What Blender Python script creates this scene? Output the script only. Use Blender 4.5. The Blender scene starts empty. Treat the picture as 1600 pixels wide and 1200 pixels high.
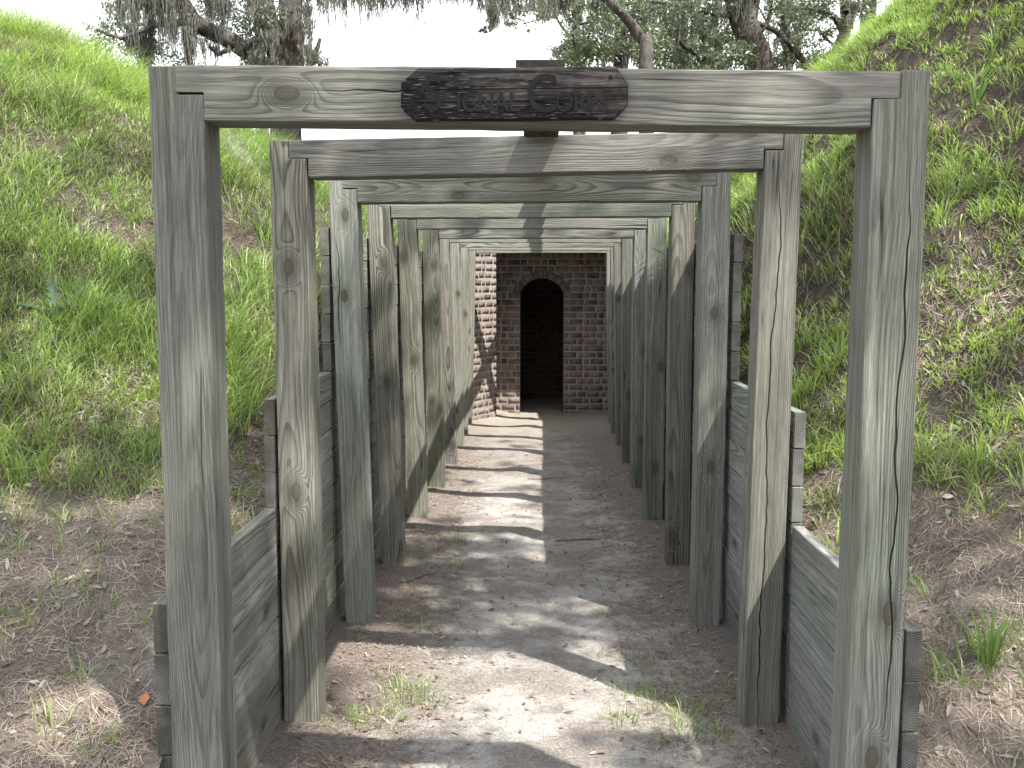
import bpy, bmesh, math, random
import numpy as np
from mathutils import Vector, Matrix, Euler
random.seed(7); rng = np.random.default_rng(11)
S = bpy.context.scene; C = S.collection
EYE = 1.75                      # eye height: all z below are given relative to the eye, then raised by EYE
R = math.radians
SUN = Vector((.45, -.43, 1.0)).normalized()      # towards the sun

# ------------------------------------------------------------------ helpers
def tag(o, label=None, cat=None, group=None, kind=None):
    if label: o['label'] = label
    if cat: o['category'] = cat
    if group: o['group'] = group
    if kind: o['kind'] = kind
    elif cat: o['kind'] = 'thing'
    return o
def empty(name, loc):
    o = bpy.data.objects.new(name, None); C.objects.link(o); o.location = loc; o.empty_display_size = .1
    return o
def link(name, me, mat, parent=None):
    o = bpy.data.objects.new(name, me); C.objects.link(o)
    if mat: me.materials.append(mat)
    if parent:
        o.parent = parent; o.matrix_parent_inverse = Matrix.Translation(-Vector(parent.location))
    return o
def fastmesh(name, V, F, cols=None, smooth=False, attrs=None):
    V = np.asarray(V, dtype=np.float32); F = np.asarray(F, dtype=np.int32); k = F.shape[1]
    me = bpy.data.meshes.new(name)
    me.vertices.add(len(V)); me.vertices.foreach_set('co', V.ravel())
    me.loops.add(F.size); me.loops.foreach_set('vertex_index', F.ravel())
    me.polygons.add(len(F)); me.polygons.foreach_set('loop_start', np.arange(0, F.size, k, dtype=np.int32))
    me.polygons.foreach_set('loop_total', np.full(len(F), k, dtype=np.int32))
    if smooth: me.polygons.foreach_set('use_smooth', np.ones(len(F), dtype=bool))
    me.update(calc_edges=True)
    if cols is not None:
        a = me.attributes.new('col', 'FLOAT_COLOR', 'POINT')
        c = np.ones((len(V), 4), dtype=np.float32); c[:, :3] = cols; a.data.foreach_set('color', c.ravel())
    for k_, v_ in (attrs or {}).items():
        a = me.attributes.new(k_, 'FLOAT_VECTOR', 'POINT'); a.data.foreach_set('vector', np.asarray(v_, dtype=np.float32).ravel())
    return me
def _h(ix, iy, s):
    n = (ix.astype(np.int64) * 374761393 + iy.astype(np.int64) * 668265263 + s * 974634777) & 0x7fffffff
    n = ((n ^ (n >> 13)) * 1274126177) & 0x7fffffff
    return ((n ^ (n >> 16)) & 0xffff) / 65535.0
def vnoise(x, y, s=0):
    x = np.asarray(x, float); y = np.asarray(y, float)
    ix = np.floor(x); iy = np.floor(y); fx = x - ix; fy = y - iy
    fx = fx * fx * (3 - 2 * fx); fy = fy * fy * (3 - 2 * fy)
    a = _h(ix, iy, s); b = _h(ix + 1, iy, s); c = _h(ix, iy + 1, s); d = _h(ix + 1, iy + 1, s)
    return (a * (1 - fx) + b * fx) * (1 - fy) + (c * (1 - fx) + d * fx) * fy
def fbm(x, y, s=0, o=4):
    r = 0; a = .5; t = 0
    for i in range(o):
        r = r + a * vnoise(x, y, s + i * 17); t += a; a *= .5; x = x * 2.03 + 3.1; y = y * 2.03 + 1.7
    return r / t
def sstep(a, b, x):
    t = np.clip((np.asarray(x, float) - a) / (b - a), 0, 1); return t * t * (3 - 2 * t)
def lin(c): return tuple(((v / 255) ** 2.2) for v in c)

# ------------------------------------------------------------------ materials
def newmat(name):
    m = bpy.data.materials.new(name); m.use_nodes = True; nt = m.node_tree; nt.nodes.clear()
    out = nt.nodes.new('ShaderNodeOutputMaterial'); return m, nt, out
class NB:
    def __init__(s, nt): s.nt = nt
    def n(s, t, **kw):
        o = s.nt.nodes.new(t)
        for k, v in kw.items(): setattr(o, k, v)
        return o
    def set(s, inp, v):
        if isinstance(v, bpy.types.NodeSocket): s.nt.links.new(v, inp)
        else: inp.default_value = v
    def m(s, op, a, b=0.0, c=None, clamp=False):
        o = s.n('ShaderNodeMath', operation=op, use_clamp=clamp); s.set(o.inputs[0], a); s.set(o.inputs[1], b)
        if c is not None: s.set(o.inputs[2], c)
        return o.outputs[0]
    def v(s, op, a, b=(0, 0, 0)):
        o = s.n('ShaderNodeVectorMath', operation=op); s.set(o.inputs[0], a); s.set(o.inputs[1], b)
        return o.outputs['Value'] if op in ('LENGTH', 'DOT_PRODUCT', 'DISTANCE') else o.outputs[0]
    def attr(s, name, out='Vector'): return s.n('ShaderNodeAttribute', attribute_name=name).outputs[out]
    def sep(s, v): o = s.n('ShaderNodeSeparateXYZ'); s.set(o.inputs[0], v); return o.outputs
    def comb(s, x, y, z): 
        o = s.n('ShaderNodeCombineXYZ')
        for i, q in enumerate((x, y, z)): s.set(o.inputs[i], q)
        return o.outputs[0]
    def noise(s, vec, scale=1.0, detail=3.0, rough=.55, w=None, dist=0.0):
        o = s.n('ShaderNodeTexNoise')
        if w is not None: o.noise_dimensions = '4D'; s.set(o.inputs['W'], w)
        s.set(o.inputs['Vector'], vec); s.set(o.inputs['Scale'], scale); s.set(o.inputs['Detail'], detail)
        s.set(o.inputs['Roughness'], rough); s.set(o.inputs['Distortion'], dist)
        return o.outputs['Fac']
    def map(s, x, a, b, c=0.0, d=1.0, smooth=False):
        o = s.n('ShaderNodeMapRange', interpolation_type='SMOOTHSTEP' if smooth else 'LINEAR'); s.set(o.inputs[0], x)
        for i, q in enumerate((a, b, c, d)): s.set(o.inputs[i + 1], q)
        return o.outputs[0]
    def mix(s, f, a, b, mode='MIX'):
        o = s.n('ShaderNodeMix', data_type='RGBA', blend_type=mode); s.set(o.inputs[0], f)
        s.set(o.inputs[6], a if isinstance(a, bpy.types.NodeSocket) else (*a, 1)); s.set(o.inputs[7], b if isinstance(b, bpy.types.NodeSocket) else (*b, 1))
        return o.outputs[2]
    def bump(s, h, strength, dist, normal=None):
        o = s.n('ShaderNodeBump'); s.set(o.inputs['Height'], h); s.set(o.inputs['Strength'], strength); s.set(o.inputs['Distance'], dist)
        if normal is not None: s.set(o.inputs['Normal'], normal)
        return o.outputs[0]
    def bsdf(s, out, col, rough=.85, normal=None, spec=.3):
        b = s.n('ShaderNodeBsdfPrincipled'); s.set(b.inputs['Base Color'], col if isinstance(col, bpy.types.NodeSocket) else (*col, 1))
        s.set(b.inputs['Roughness'], rough); s.set(b.inputs['Specular IOR Level'], spec)
        if normal is not None: s.set(b.inputs['Normal'], normal)
        s.nt.links.new(b.outputs[0], out.inputs[0]); return b

def wood_material(name, light=(.285, .283, .262), dark=(.068, .068, .063), sign=False, plank=False):
    m, nt, out = newmat(name); N = NB(nt)
    P = N.attr('wp'); q = N.attr('wq'); tint = N.attr('tint', 'Color'); k1 = N.attr('k1'); k2 = N.attr('k2'); ck = N.attr('ck')
    x, y, l = N.sep(P); px, py, seed = N.sep(q)
    lowc = N.comb(N.m('MULTIPLY', x, 1.5), N.m('MULTIPLY', y, 1.5), N.m('MULTIPLY', l, .62))
    w1 = N.noise(lowc, 1.0, 2.0, .5, seed); w2 = N.noise(lowc, 1.0, 2.0, .5, N.m('ADD', seed, 31.7))
    dx = N.m('ADD', N.m('SUBTRACT', x, px), N.m('MULTIPLY', N.m('SUBTRACT', w1, .5), .115))
    dy = N.m('ADD', N.m('SUBTRACT', y, py), N.m('MULTIPLY', N.m('SUBTRACT', w2, .5), .085))
    r = N.v('LENGTH', N.comb(dx, dy, 0.0))
    # small waviness of the rings
    wav = N.noise(N.comb(N.m('MULTIPLY', x, 14), N.m('MULTIPLY', y, 14), N.m('MULTIPLY', l, 2.2)), 1.0, 2.0, .6, seed)
    r = N.m('ADD', r, N.m('MULTIPLY', N.m('SUBTRACT', wav, .5), .0055))
    kd = None
    for k in (k1, k2):
        dv = N.v('MULTIPLY', N.v('SUBTRACT', P, k), (1.0, .55, .55))
        d = N.v('LENGTH', dv)
        g = N.m('POWER', 2.718, N.m('MULTIPLY', N.m('MULTIPLY', d, d), -1300.0))
        r = N.m('ADD', r, N.m('MULTIPLY', g, .055))
        kd = d if kd is None else N.m('MINIMUM', kd, d)
    ph = N.m('MULTIPLY', r, N.m('ADD', 235.0, N.m('MULTIPLY', N.m('SINE', N.m('MULTIPLY', seed, 3.7)), 65.0)))
    fr = N.m('FRACT', ph)
    late = N.m('MULTIPLY', N.map(fr, .35, .85, 0, 1, True), N.map(fr, .9, 1.0, 1, 0, True))
    contrast = N.map(N.noise(N.comb(N.m('MULTIPLY', x, 7), N.m('MULTIPLY', y, 7), N.m('MULTIPLY', l, 1.7)), 1.0, 2.0, .6, N.m('ADD', seed, 9.0)), .3, .66, .12, .92)
    contrast = N.m('MULTIPLY', contrast, N.m('ADD', .82, N.m('MULTIPLY', N.m('SINE', N.m('MULTIPLY', seed, 7.3)), .28)))
    fib = N.noise(N.comb(N.m('MULTIPLY', x, 420), N.m('MULTIPLY', y, 420), N.m('MULTIPLY', l, 12)), 1.0, 2.0, .6)
    fib2 = N.noise(N.comb(N.m('MULTIPLY', x, 110), N.m('MULTIPLY', y, 110), N.m('MULTIPLY', l, 1.0)), 1.0, 2.0, .6, N.m('ADD', seed, 3.0))
    # weather checks: thin lines along the grain
    chn = N.noise(N.comb(N.m('MULTIPLY', x, 34), N.m('MULTIPLY', y, 34), N.m('MULTIPLY', l, .45)), 1.0, 1.0, .5, N.m('ADD', seed, 55.0))
    chk = N.map(N.m('ABSOLUTE', N.m('SUBTRACT', chn, .5)), 0.0, .012 if not sign else .05, 1, 0)
    chk = N.m('MULTIPLY', chk, N.map(N.noise(N.comb(N.m('MULTIPLY', x, 12), N.m('MULTIPLY', y, 12), N.m('MULTIPLY', l, 3.0)), 1.0, 1.0, .5, N.m('ADD', seed, 77.0)), .52 if not sign else .4, .62 if not sign else .5, 0, 1))
    # one long seasoning crack given per timber (x position, from, to)
    cx, c0, c1 = N.sep(ck)
    wobn = N.noise(N.comb(0.0, 0.0, N.m('MULTIPLY', l, 2.5)), 1.0, 3.0, .55, seed)
    cd = N.m('ABSOLUTE', N.m('SUBTRACT', N.m('SUBTRACT', x, cx), N.m('MULTIPLY', N.m('SUBTRACT', wobn, .5), .09)))
    wid = N.m('MULTIPLY', N.m('MULTIPLY', N.map(l, c0, N.m('ADD', c0, .25), 0, 1), N.map(l, N.m('SUBTRACT', c1, .25), c1, 1, 0)), .0026)
    crk = N.m('MULTIPLY', N.m('LESS_THAN', cd, wid), N.m('LESS_THAN', y, -.03))
    crack = N.m('MAXIMUM', chk, crk)
    # colours
    col = N.mix(N.m('MULTIPLY', late, contrast), light, dark)
    col = N.mix(N.map(fib, .38, .66, 0, .75), col, N.mix(.62, col, (.05, .05, .05)))
    col = N.mix(N.map(fib2, .38, .62, 0, .85), col, N.mix(1.0, col, (.62, .60, .57), 'MULTIPLY'))
    blot = N.noise(N.comb(N.m('MULTIPLY', x, 9), N.m('MULTIPLY', y, 9), N.m('MULTIPLY', l, 1.3)), 1.0, 3.0, .6, N.m('ADD', seed, 21.0))
    col = N.mix(N.map(blot, .48, .68, 0, .5), col, N.mix(1.0, col, (.45, .43, .40), 'MULTIPLY'))
    alg = N.noise(N.comb(N.m('MULTIPLY', x, 6), N.m('MULTIPLY', y, 6), N.m('MULTIPLY', l, 1.9)), 1.0, 2.0, .65, N.m('ADD', seed, 41.0))
    col = N.mix(N.map(alg, .42, .66, 0, .55), col, N.mix(1.0, col, (.90, .99, .92), 'MULTIPLY'))
    col = N.mix(1.0, col, tint, 'MULTIPLY')
    if sign:
        st = N.noise(N.comb(N.m('MULTIPLY', x, 22), 0.0, N.m('MULTIPLY', l, 7)), 1.0, 3.0, .6)
        dk = N.map(N.m('ADD', N.m('ADD', N.m('MULTIPLY', x, 3.0), N.m('MULTIPLY', l, .55)), N.m('MULTIPLY', st, 1.1)), .42, .78, .14, 1.5)
        col = N.mix(1.0, col, N.comb(dk, N.m('MULTIPLY', dk, .96), N.m('MULTIPLY', dk, .98)), 'MULTIPLY')
        fl = N.noise(N.comb(N.m('MULTIPLY', x, 260), 0.0, N.m('MULTIPLY', l, 28)), 1.0, 3.0, .6)
        col = N.mix(N.map(fl, .57, .66, 0, .8), col, (.20, .195, .19))
    kr = N.m('FRACT', N.m('MULTIPLY', kd, 260.0))
    knot = N.map(kd, .014, .020, 1, 0, True)
    kcol = N.mix(kr, (.085, .075, .062), (.17, .155, .13))
    kcol = N.mix(N.map(N.m('ABSOLUTE', N.m('SUBTRACT', kd, .0175)), 0, .003, 1, 0), kcol, (.02, .018, .015))
    col = N.mix(knot, col, kcol)
    halo = N.map(kd, .015, .05, .55, 0, True)
    col = N.mix(halo, col, N.mix(1.0, col, (.55, .55, .52), 'MULTIPLY'))
    col = N.mix(crack, col, (.012, .011, .010))
    if plank:   # sawn ends: darker, coarse growth rings
        ny = N.sep(N.n('ShaderNodeNewGeometry').outputs['Normal'])[1]
        em = N.m('GREATER_THAN', N.m('ABSOLUTE', ny), .85)
        ring = N.map(N.m('FRACT', N.m('MULTIPLY', r, 150.0)), .2, .9, 0, 1)
        ec = N.mix(ring, (.17, .165, .15), (.055, .052, .048)); ec = N.mix(N.map(blot, .4, .6), ec, N.mix(1.0, ec, (.55, .54, .5), 'MULTIPLY'))
        col = N.mix(em, col, N.mix(1.0, ec, tint, 'MULTIPLY'))
    hgt = N.m('ADD', N.m('MULTIPLY', late, .4), N.m('MULTIPLY', fib, .7 if not sign else 2.0))
    hgt = N.m('SUBTRACT', hgt, N.m('MULTIPLY', crk if not sign else chk, 3.0))
    nrm = N.bump(hgt, .9, .0022 if not sign else .004)
    N.bsdf(out, col, .88, nrm, .25)
    return m
WOOD = wood_material('weathered_wood')
PLANKWOOD = wood_material('weathered_planks', plank=True)
SIGNWOOD = wood_material('charred_sign_wood', light=(.10, .092, .090), dark=(.014, .012, .012), sign=True)

def simple(name, col, rough=.9):
    m, nt, out = newmat(name); N = NB(nt)
    n = N.noise(N.n('ShaderNodeTexCoord').outputs['Object'], 40.0, 4.0, .6)
    c = N.mix(N.map(n, .3, .7, 0, 1), tuple(v * .6 for v in col), col)
    N.bsdf(out, c, rough); return m
PAINT = simple('faded_black_paint', (.022, .020, .021))

def leafy(name, trans=.4, rough=.6, gloss=.12):
    m, nt, out = newmat(name); N = NB(nt)
    c = N.attr('col', 'Color')
    d = N.n('ShaderNodeBsdfDiffuse'); N.set(d.inputs[0], c)
    t = N.n('ShaderNodeBsdfTranslucent'); N.set(t.inputs[0], N.mix(1.0, c, (1.05, 1.25, .78), 'MULTIPLY'))
    g = N.n('ShaderNodeBsdfGlossy'); g.inputs['Roughness'].default_value = rough; g.inputs[0].default_value = (.5, .5, .5, 1)
    a = N.n('ShaderNodeMixShader'); a.inputs[0].default_value = trans; nt.links.new(d.outputs[0], a.inputs[1]); nt.links.new(t.outputs[0], a.inputs[2])
    b = N.n('ShaderNodeMixShader'); b.inputs[0].default_value = gloss; nt.links.new(a.outputs[0], b.inputs[1]); nt.links.new(g.outputs[0], b.inputs[2])
    nt.links.new(b.outputs[0], out.inputs[0]); return m
GRASS = leafy('grass_blades', .42, .5, .10)
LEAF = leafy('oak_leaves', .35, .45, .12)
MOSSM = leafy('spanish_moss', .35, .8, .02)
LITTER = leafy('dry_litter', .12, .6, .04)

def bark_material():
    m, nt, out = newmat('oak_bark'); N = NB(nt)
    P = N.n('ShaderNodeTexCoord').outputs['Object']; x, y, z = N.sep(P)
    n1 = N.noise(N.comb(N.m('MULTIPLY', x, 14), N.m('MULTIPLY', y, 14), N.m('MULTIPLY', z, 3)), 1.0, 5.0, .65)
    n2 = N.noise(P, 1.6, 3.0, .6)
    c = N.mix(N.map(n1, .35, .65), (.025, .020, .018), (.11, .092, .082))
    c = N.mix(N.map(n2, .45, .7, 0, .7), c, (.15, .145, .13))
    N.bsdf(out, c, .95, N.bump(n1, 1.0, .06), .1); return m
BARK = bark_material()

def ground_material(name, kind):
    m, nt, out = newmat(name); N = NB(nt)
    P = N.n('ShaderNodeNewGeometry').outputs['Position']; x, y, z = N.sep(P)
    n1 = N.noise(P, 2.2, 5.0, .6); n2 = N.noise(P, 14.0, 5.0, .65); n3 = N.noise(P, 90.0, 4.0, .7); n4 = N.noise(P, 420.0, 2.0, .6)
    sand = N.mix(N.map(n3, .3, .7), (.30, .285, .27), (.56, .54, .515))
    soil = N.mix(N.map(n3, .3, .7), (.075, .063, .053), (.22, .188, .158))
    soil = N.mix(N.map(n2, .4, .65, 0, .6), soil, (.20, .165, .135))
    if kind == 'path':
        xc = N.m('SUBTRACT', x, N.map(y, 3, 13, .10, -.10))
        d = N.m('ABSOLUTE', N.m('ADD', xc, N.m('MULTIPLY', N.m('SUBTRACT', n1, .5), .9)))
        f = N.map(N.m('ADD', d, N.m('MULTIPLY', N.m('SUBTRACT', n2, .5), .85)), .34, .72, 1, 0, True)
        f = N.m('MULTIPLY', f, N.map(y, 7.5, 10.5, 1.0, .45))
        pat = N.map(N.m('ADD', n1, N.m('MULTIPLY', n2, .4)), .62, .78, 0, .7)
        f = N.m('MULTIPLY', f, N.m('SUBTRACT', 1.0, pat))
        dirt = N.mix(N.map(n3, .35, .7), (.125, .103, .093), (.31, .27, .245))
        col = N.mix(f, dirt, sand)
        col = N.mix(N.map(y, 11.5, 13.5, 0, .8), col, N.mix(N.map(n3, .3, .7), (.25, .22, .18), (.42, .38, .32)))
    else:
        lit = N.mix(N.map(n3, .3, .7), (.17, .14, .12), (.40, .35, .30))
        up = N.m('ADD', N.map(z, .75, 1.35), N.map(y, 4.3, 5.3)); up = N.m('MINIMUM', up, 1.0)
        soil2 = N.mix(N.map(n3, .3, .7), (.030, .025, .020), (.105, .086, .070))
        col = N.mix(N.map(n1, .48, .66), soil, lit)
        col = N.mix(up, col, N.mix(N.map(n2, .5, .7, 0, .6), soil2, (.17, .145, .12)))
        pale = N.map(N.noise(P, .9, 4.0, .6), .64, .72, 0, .5)
        col = N.mix(pale, col, (.30, .28, .26))
    spk = N.map(n4, .62, .70, 0, .5)
    col = N.mix(spk, col, (.05, .042, .035))
    h = N.m('ADD', N.m('MULTIPLY', n3, .6), N.m('ADD', n2, N.m('MULTIPLY', n4, .25)))
    N.bsdf(out, col, .95, N.bump(h, 1.0, .02), .1); return m
PATHM = ground_material('sandy_path', 'path'); BANKM = ground_material('bank_soil', 'bank')

def brick_materials():
    m, nt, out = newmat('old_brick'); N = NB(nt)
    c = N.attr('col', 'Color'); P = N.n('ShaderNodeTexCoord').outputs['Object']
    n = N.noise(P, 55.0, 5.0, .7); n2 = N.noise(P, 9.0, 3.0, .6)
    c = N.mix(N.map(n, .3, .7, .0, .75), c, N.mix(1.0, c, (.42, .42, .44), 'MULTIPLY'))
    c = N.mix(N.map(n2, .42, .68, 0, .8), c, (.27, .235, .215))
    N.bsdf(out, c, .95, N.bump(n, 1.0, .012), .15)
    m2, nt, out = newmat('lime_mortar'); N = NB(nt); P = N.n('ShaderNodeTexCoord').outputs['Object']
    n = N.noise(P, 70.0, 4.0, .7); n2 = N.noise(P, 4.0, 3.0, .6)
    c = N.mix(N.map(n, .3, .7), (.26, .235, .215), (.44, .405, .365))
    c = N.mix(N.map(n2, .45, .65, 0, .6), c, (.22, .185, .16))
    N.bsdf(out, c, .95, N.bump(n, 1.0, .01), .1)
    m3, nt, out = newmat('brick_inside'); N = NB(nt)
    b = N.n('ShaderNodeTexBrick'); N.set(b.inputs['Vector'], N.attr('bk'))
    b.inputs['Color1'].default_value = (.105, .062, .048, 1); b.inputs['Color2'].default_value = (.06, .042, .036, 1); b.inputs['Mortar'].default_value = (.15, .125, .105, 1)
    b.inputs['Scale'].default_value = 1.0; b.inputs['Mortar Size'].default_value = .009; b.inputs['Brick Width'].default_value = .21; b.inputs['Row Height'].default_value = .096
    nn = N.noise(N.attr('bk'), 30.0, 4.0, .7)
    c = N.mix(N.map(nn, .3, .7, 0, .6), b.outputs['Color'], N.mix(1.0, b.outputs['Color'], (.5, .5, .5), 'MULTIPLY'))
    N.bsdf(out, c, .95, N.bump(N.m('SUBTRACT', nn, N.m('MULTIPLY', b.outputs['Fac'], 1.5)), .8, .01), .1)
    return m, m2, m3
BRICK, MORTAR, BRICKIN = brick_materials()

# ------------------------------------------------------------------ terrain functions (eye-relative z)
YN = [2.56, 3.75, 4.94, 6.08, 7.32, 8.5, 9.68, 10.8, 11.9, 13.0]
def wl(y): return np.interp(y, [2.5, 3.8, 4.9, 6.1, 7.3, 8.5, 10, 13, 13.4], [-.956, -.958, -.978, -.973, -.958, -.905, -.905, -.890, -.895])
def wr(y): return np.interp(y, [2.5, 6.1, 8.5, 9.7, 10.8, 13], [.982, .975, .996, 1.03, 1.065, 1.15])
def pathz(x, y):
    b = np.interp(y, [-8, 0, 3.7, 5, 8, 10.8, 13, 14.9, 17], [-1.76, -1.75, -1.71, -1.73, -1.755, -1.765, -1.83, -1.915, -1.93])
    e = np.clip((np.abs(x - .03) - .35) / .5, 0, 1)
    return b + .03 * e * e + .035 * (fbm(x * 3, np.asarray(y) * 3, 5) - .5) + .012 * (fbm(x * 16, np.asarray(y) * 16, 8) - .5) \
        + .10 * np.exp(-(((x + .62) / .3) ** 2 + ((y - 14.5) / .6) ** 2))
def wprof(y, side):
    if side < 0: return np.interp(y, [-5, 0, 2.0, 2.6, 3.78, 4.96, 5.6, 6.2, 7, 14, 17.5, 24, 40], [-1.76, -1.74, -1.5, -1.27, -.95, -.53, -.2, .10, .24, .40, 1.2, 1.2, -1.6])
    return np.interp(y, [-5, 0, 2.0, 2.6, 3.78, 4.96, 5.6, 6.2, 7, 14, 17.5, 24, 40], [-1.76, -1.74, -1.5, -1.3, -1.02, -.60, -.25, .08, .22, .40, 1.1, 1.1, -1.6])
def bankz(x, y, side):
    x = np.asarray(x, float); y = np.asarray(y, float)
    wx = wl(y) if side < 0 else wr(y)
    u = np.maximum(np.abs(x - wx), 0); w = wprof(y, side)
    if side > 0: u = np.maximum(u - .13 * np.maximum(y - 7.5, 0), 0) + .15 * np.minimum(u, .6)
    if side < 0: u = np.maximum(u - .12 * np.maximum(y - 6.6, 0), 0) + .12 * np.minimum(u, .6)
    if side < 0:
        s = .70 * sstep(3.0, 6.6, y + .10 * u); cap = 1.75
    else:
        s = .98 * sstep(2.7, 6.0, y + .32 * u); cap = 4.6
    r = w + s * u + .10 * (fbm(x * .9 + 7, y * .9, 3, 3) - .5) * np.clip(u * 2, 0, 1) * 2
    k = .45
    h = -np.log(np.exp(-r / k) + np.exp(-cap / k)) * k
    far = sstep(9, 17, u) ; back = sstep(26, 40, y)
    h = h * (1 - far) + (-1.9) * far; h = h * (1 - back) + (-1.95) * back
    h = h + ((.12 if side < 0 else .26) * (fbm(x * 2.3, y * 2.3, 21 + side) - .5) + .07 * (fbm(x * 8, y * 8, 31) - .5)) * np.clip(u * 4, 0.15, 1)
    if side > 0:
        ph_ = h / .34 + 1.6 * fbm(x * 1.3, y * 1.3, 77, 3); h = h + .075 * np.abs((ph_ % 1) - .3) * np.clip(u * 2.2, 0, 1) * sstep(4.0, 5.2, y + u * .3)
    fr = 1 - sstep(2.3, 2.56, y)                     # in front of the passage the banks run out onto the path
    p = pathz(np.clip(x, wl(y), wr(y)), y)
    bl = sstep(0, .8, u)
    return h * (1 - fr) + fr * (p * (1 - bl) + h * bl)
def grid(name, X, Y, Z, mat, kind='structure', label=None):
    ny, nx = X.shape
    V = np.stack([X, Y, Z + EYE], -1).reshape(-1, 3)
    i = np.arange(ny * nx).reshape(ny, nx)
    F = np.stack([i[:-1, :-1], i[:-1, 1:], i[1:, 1:], i[1:, :-1]], -1).reshape(-1, 4)
    me = fastmesh(name, V, F, smooth=True)
    o = link(name, me, mat); tag(o, label=label, kind=kind); return o

ys = np.concatenate([np.linspace(-8, 2, 20)[:-1], np.arange(2, 16, .05), np.linspace(16, 42, 40)])
for side in (-1, 1):
    us = np.concatenate([np.arange(0, 2.6, .045), np.arange(2.6, 6, .09), np.linspace(6, 19, 30)])
    Yg, Ug = np.meshgrid(ys, us, indexing='ij')
    Xg = (wl(Yg) - .03 - Ug) if side < 0 else (wr(Yg) + .03 + Ug)
    Z = bankz(Xg, Yg, side)
    if side < 0: Xg, Yg, Z = Xg[:, ::-1], Yg[:, ::-1], Z[:, ::-1]
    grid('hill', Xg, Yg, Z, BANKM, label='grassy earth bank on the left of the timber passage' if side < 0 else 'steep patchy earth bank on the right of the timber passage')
py_ = np.concatenate([np.linspace(-8, 2.5, 20)[:-1], np.arange(2.5, 17.2, .03)]); ts = np.linspace(0, 1, 70)
Yg, Tg = np.meshgrid(py_, ts, indexing='ij')
wlp = np.where(Yg < 13.4, wl(Yg), -1.0); wrp = np.where(Yg < 13.2, wr(Yg), 1.4)
Xg = (wlp - .05) * (1 - Tg) + (wrp + .05) * Tg
grid('path', Xg, Yg, pathz(Xg, Yg), PATHM, label='sandy dirt path with leaf litter through the timber frames')
# earth heaped over the brick magazine at the end
yy = np.concatenate([np.arange(13.97, 18, .12), np.linspace(18, 42, 30)]); xx = np.linspace(-1.0, 1.3, 24)
Yg, Xg = np.meshgrid(yy, xx, indexing='ij')
Zg = np.interp(Yg, [13.9, 14.6, 17.5, 24, 40], [.80, .95, 1.52, 1.5, -1.7]) + .06 * (fbm(Xg * 2, Yg * 2, 9) - .5)
grid('hill', Xg, Yg, Zg, BANKM, label='earth mound heaped over the brick magazine')
g = 600.0
me = fastmesh('ground', [(-g, -g, EYE - 1.99), (g, -g, EYE - 1.99), (g, g, EYE - 1.99), (-g, g, EYE - 1.99)], [(0, 1, 2, 3)])
tag(link('ground', me, BANKM), kind='structure')

# ------------------------------------------------------------------ timbers
def timber_mesh(outline, thick, bow=(0, 0), seed=0., pith=(0, 0), k1=None, k2=None, ck=None, tint=(1, 1, 1), bev=.005):
    """outline: (a,l) polygon, extruded along b by +-thick/2. returns bmesh in wood space (a,b,l)."""
    bm = bmesh.new(); pts = []
    n = len(outline)
    for i in range(n):
        a0, l0 = outline[i]; a1, l1 = outline[(i + 1) % n]
        L = math.hypot(a1 - a0, l1 - l0); k = max(1, int(L / .09))
        for j in range(k): t = j / k; pts.append((a0 + (a1 - a0) * t, l0 + (l1 - l0) * t))
    vs = [bm.verts.new((a, -thick / 2, l)) for a, l in pts]
    f = bm.faces.new(vs)
    r = bmesh.ops.extrude_face_region(bm, geom=[f])
    for v in r['geom']:
        if isinstance(v, bmesh.types.BMVert): v.co.y = thick / 2
    bmesh.ops.recalc_face_normals(bm, faces=bm.faces)
    ed = [e for e in bm.edges if len(e.link_faces) == 2 and e.calc_face_angle(0) > .6]
    bmesh.ops.bevel(bm, geom=ed, offset=bev, segments=2, affect='EDGES', profile=.6)
    rr = random.Random(seed * 13.7 + 1)
    for v in bm.verts:
        l = v.co.z
        v.co.x += bow[0] * math.sin(l * 1.7 + seed) + rr.uniform(-.0013, .0013)
        v.co.y += rr.uniform(-.0006, .0006)
        v.co.y += bow[1] * math.sin(l * 1.3 + seed * 2)
    return bm
def timber_finish(name, bm, fn, mat, parent, seed, pith, k1, k2, ck, tint):
    me = bpy.data.meshes.new(name)
    W = [v.co.copy() for v in bm.verts]
    for v in bm.verts: v.co = fn(v.co)
    bmesh.ops.recalc_face_normals(bm, faces=bm.faces)
    bm.to_mesh(me); bm.free()
    n = len(me.vertices)
    def put(nm, arr, ty='FLOAT_VECTOR'):
        a = me.attributes.new(nm, ty, 'POINT')
        if ty == 'FLOAT_VECTOR': a.data.foreach_set('vector', np.asarray(arr, dtype=np.float32).ravel())
        else: a.data.foreach_set('color', np.asarray(arr, dtype=np.float32).ravel())
    put('wp', W); put('wq', [(pith[0], pith[1], seed)] * n)
    put('k1', [k1 or (9, 9, 9)] * n); put('k2', [k2 or (9, 9, 9)] * n); put('ck', [ck or (9, 0, 1)] * n)
    put('tint', [(*[1.0 * (t_ ** .95) * w_ for t_, w_ in zip([.6 * q_ + .4 * sum(tint) / 3 for q_ in tint], (1.0, 1.0, .99))], 1)] * n, 'FLOAT_COLOR')
    return link(name, me, mat, parent)
def sp(rr): return (rr.choice((-1, 1)) * rr.uniform(.03, .16), rr.uniform(.05, .18))

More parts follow.
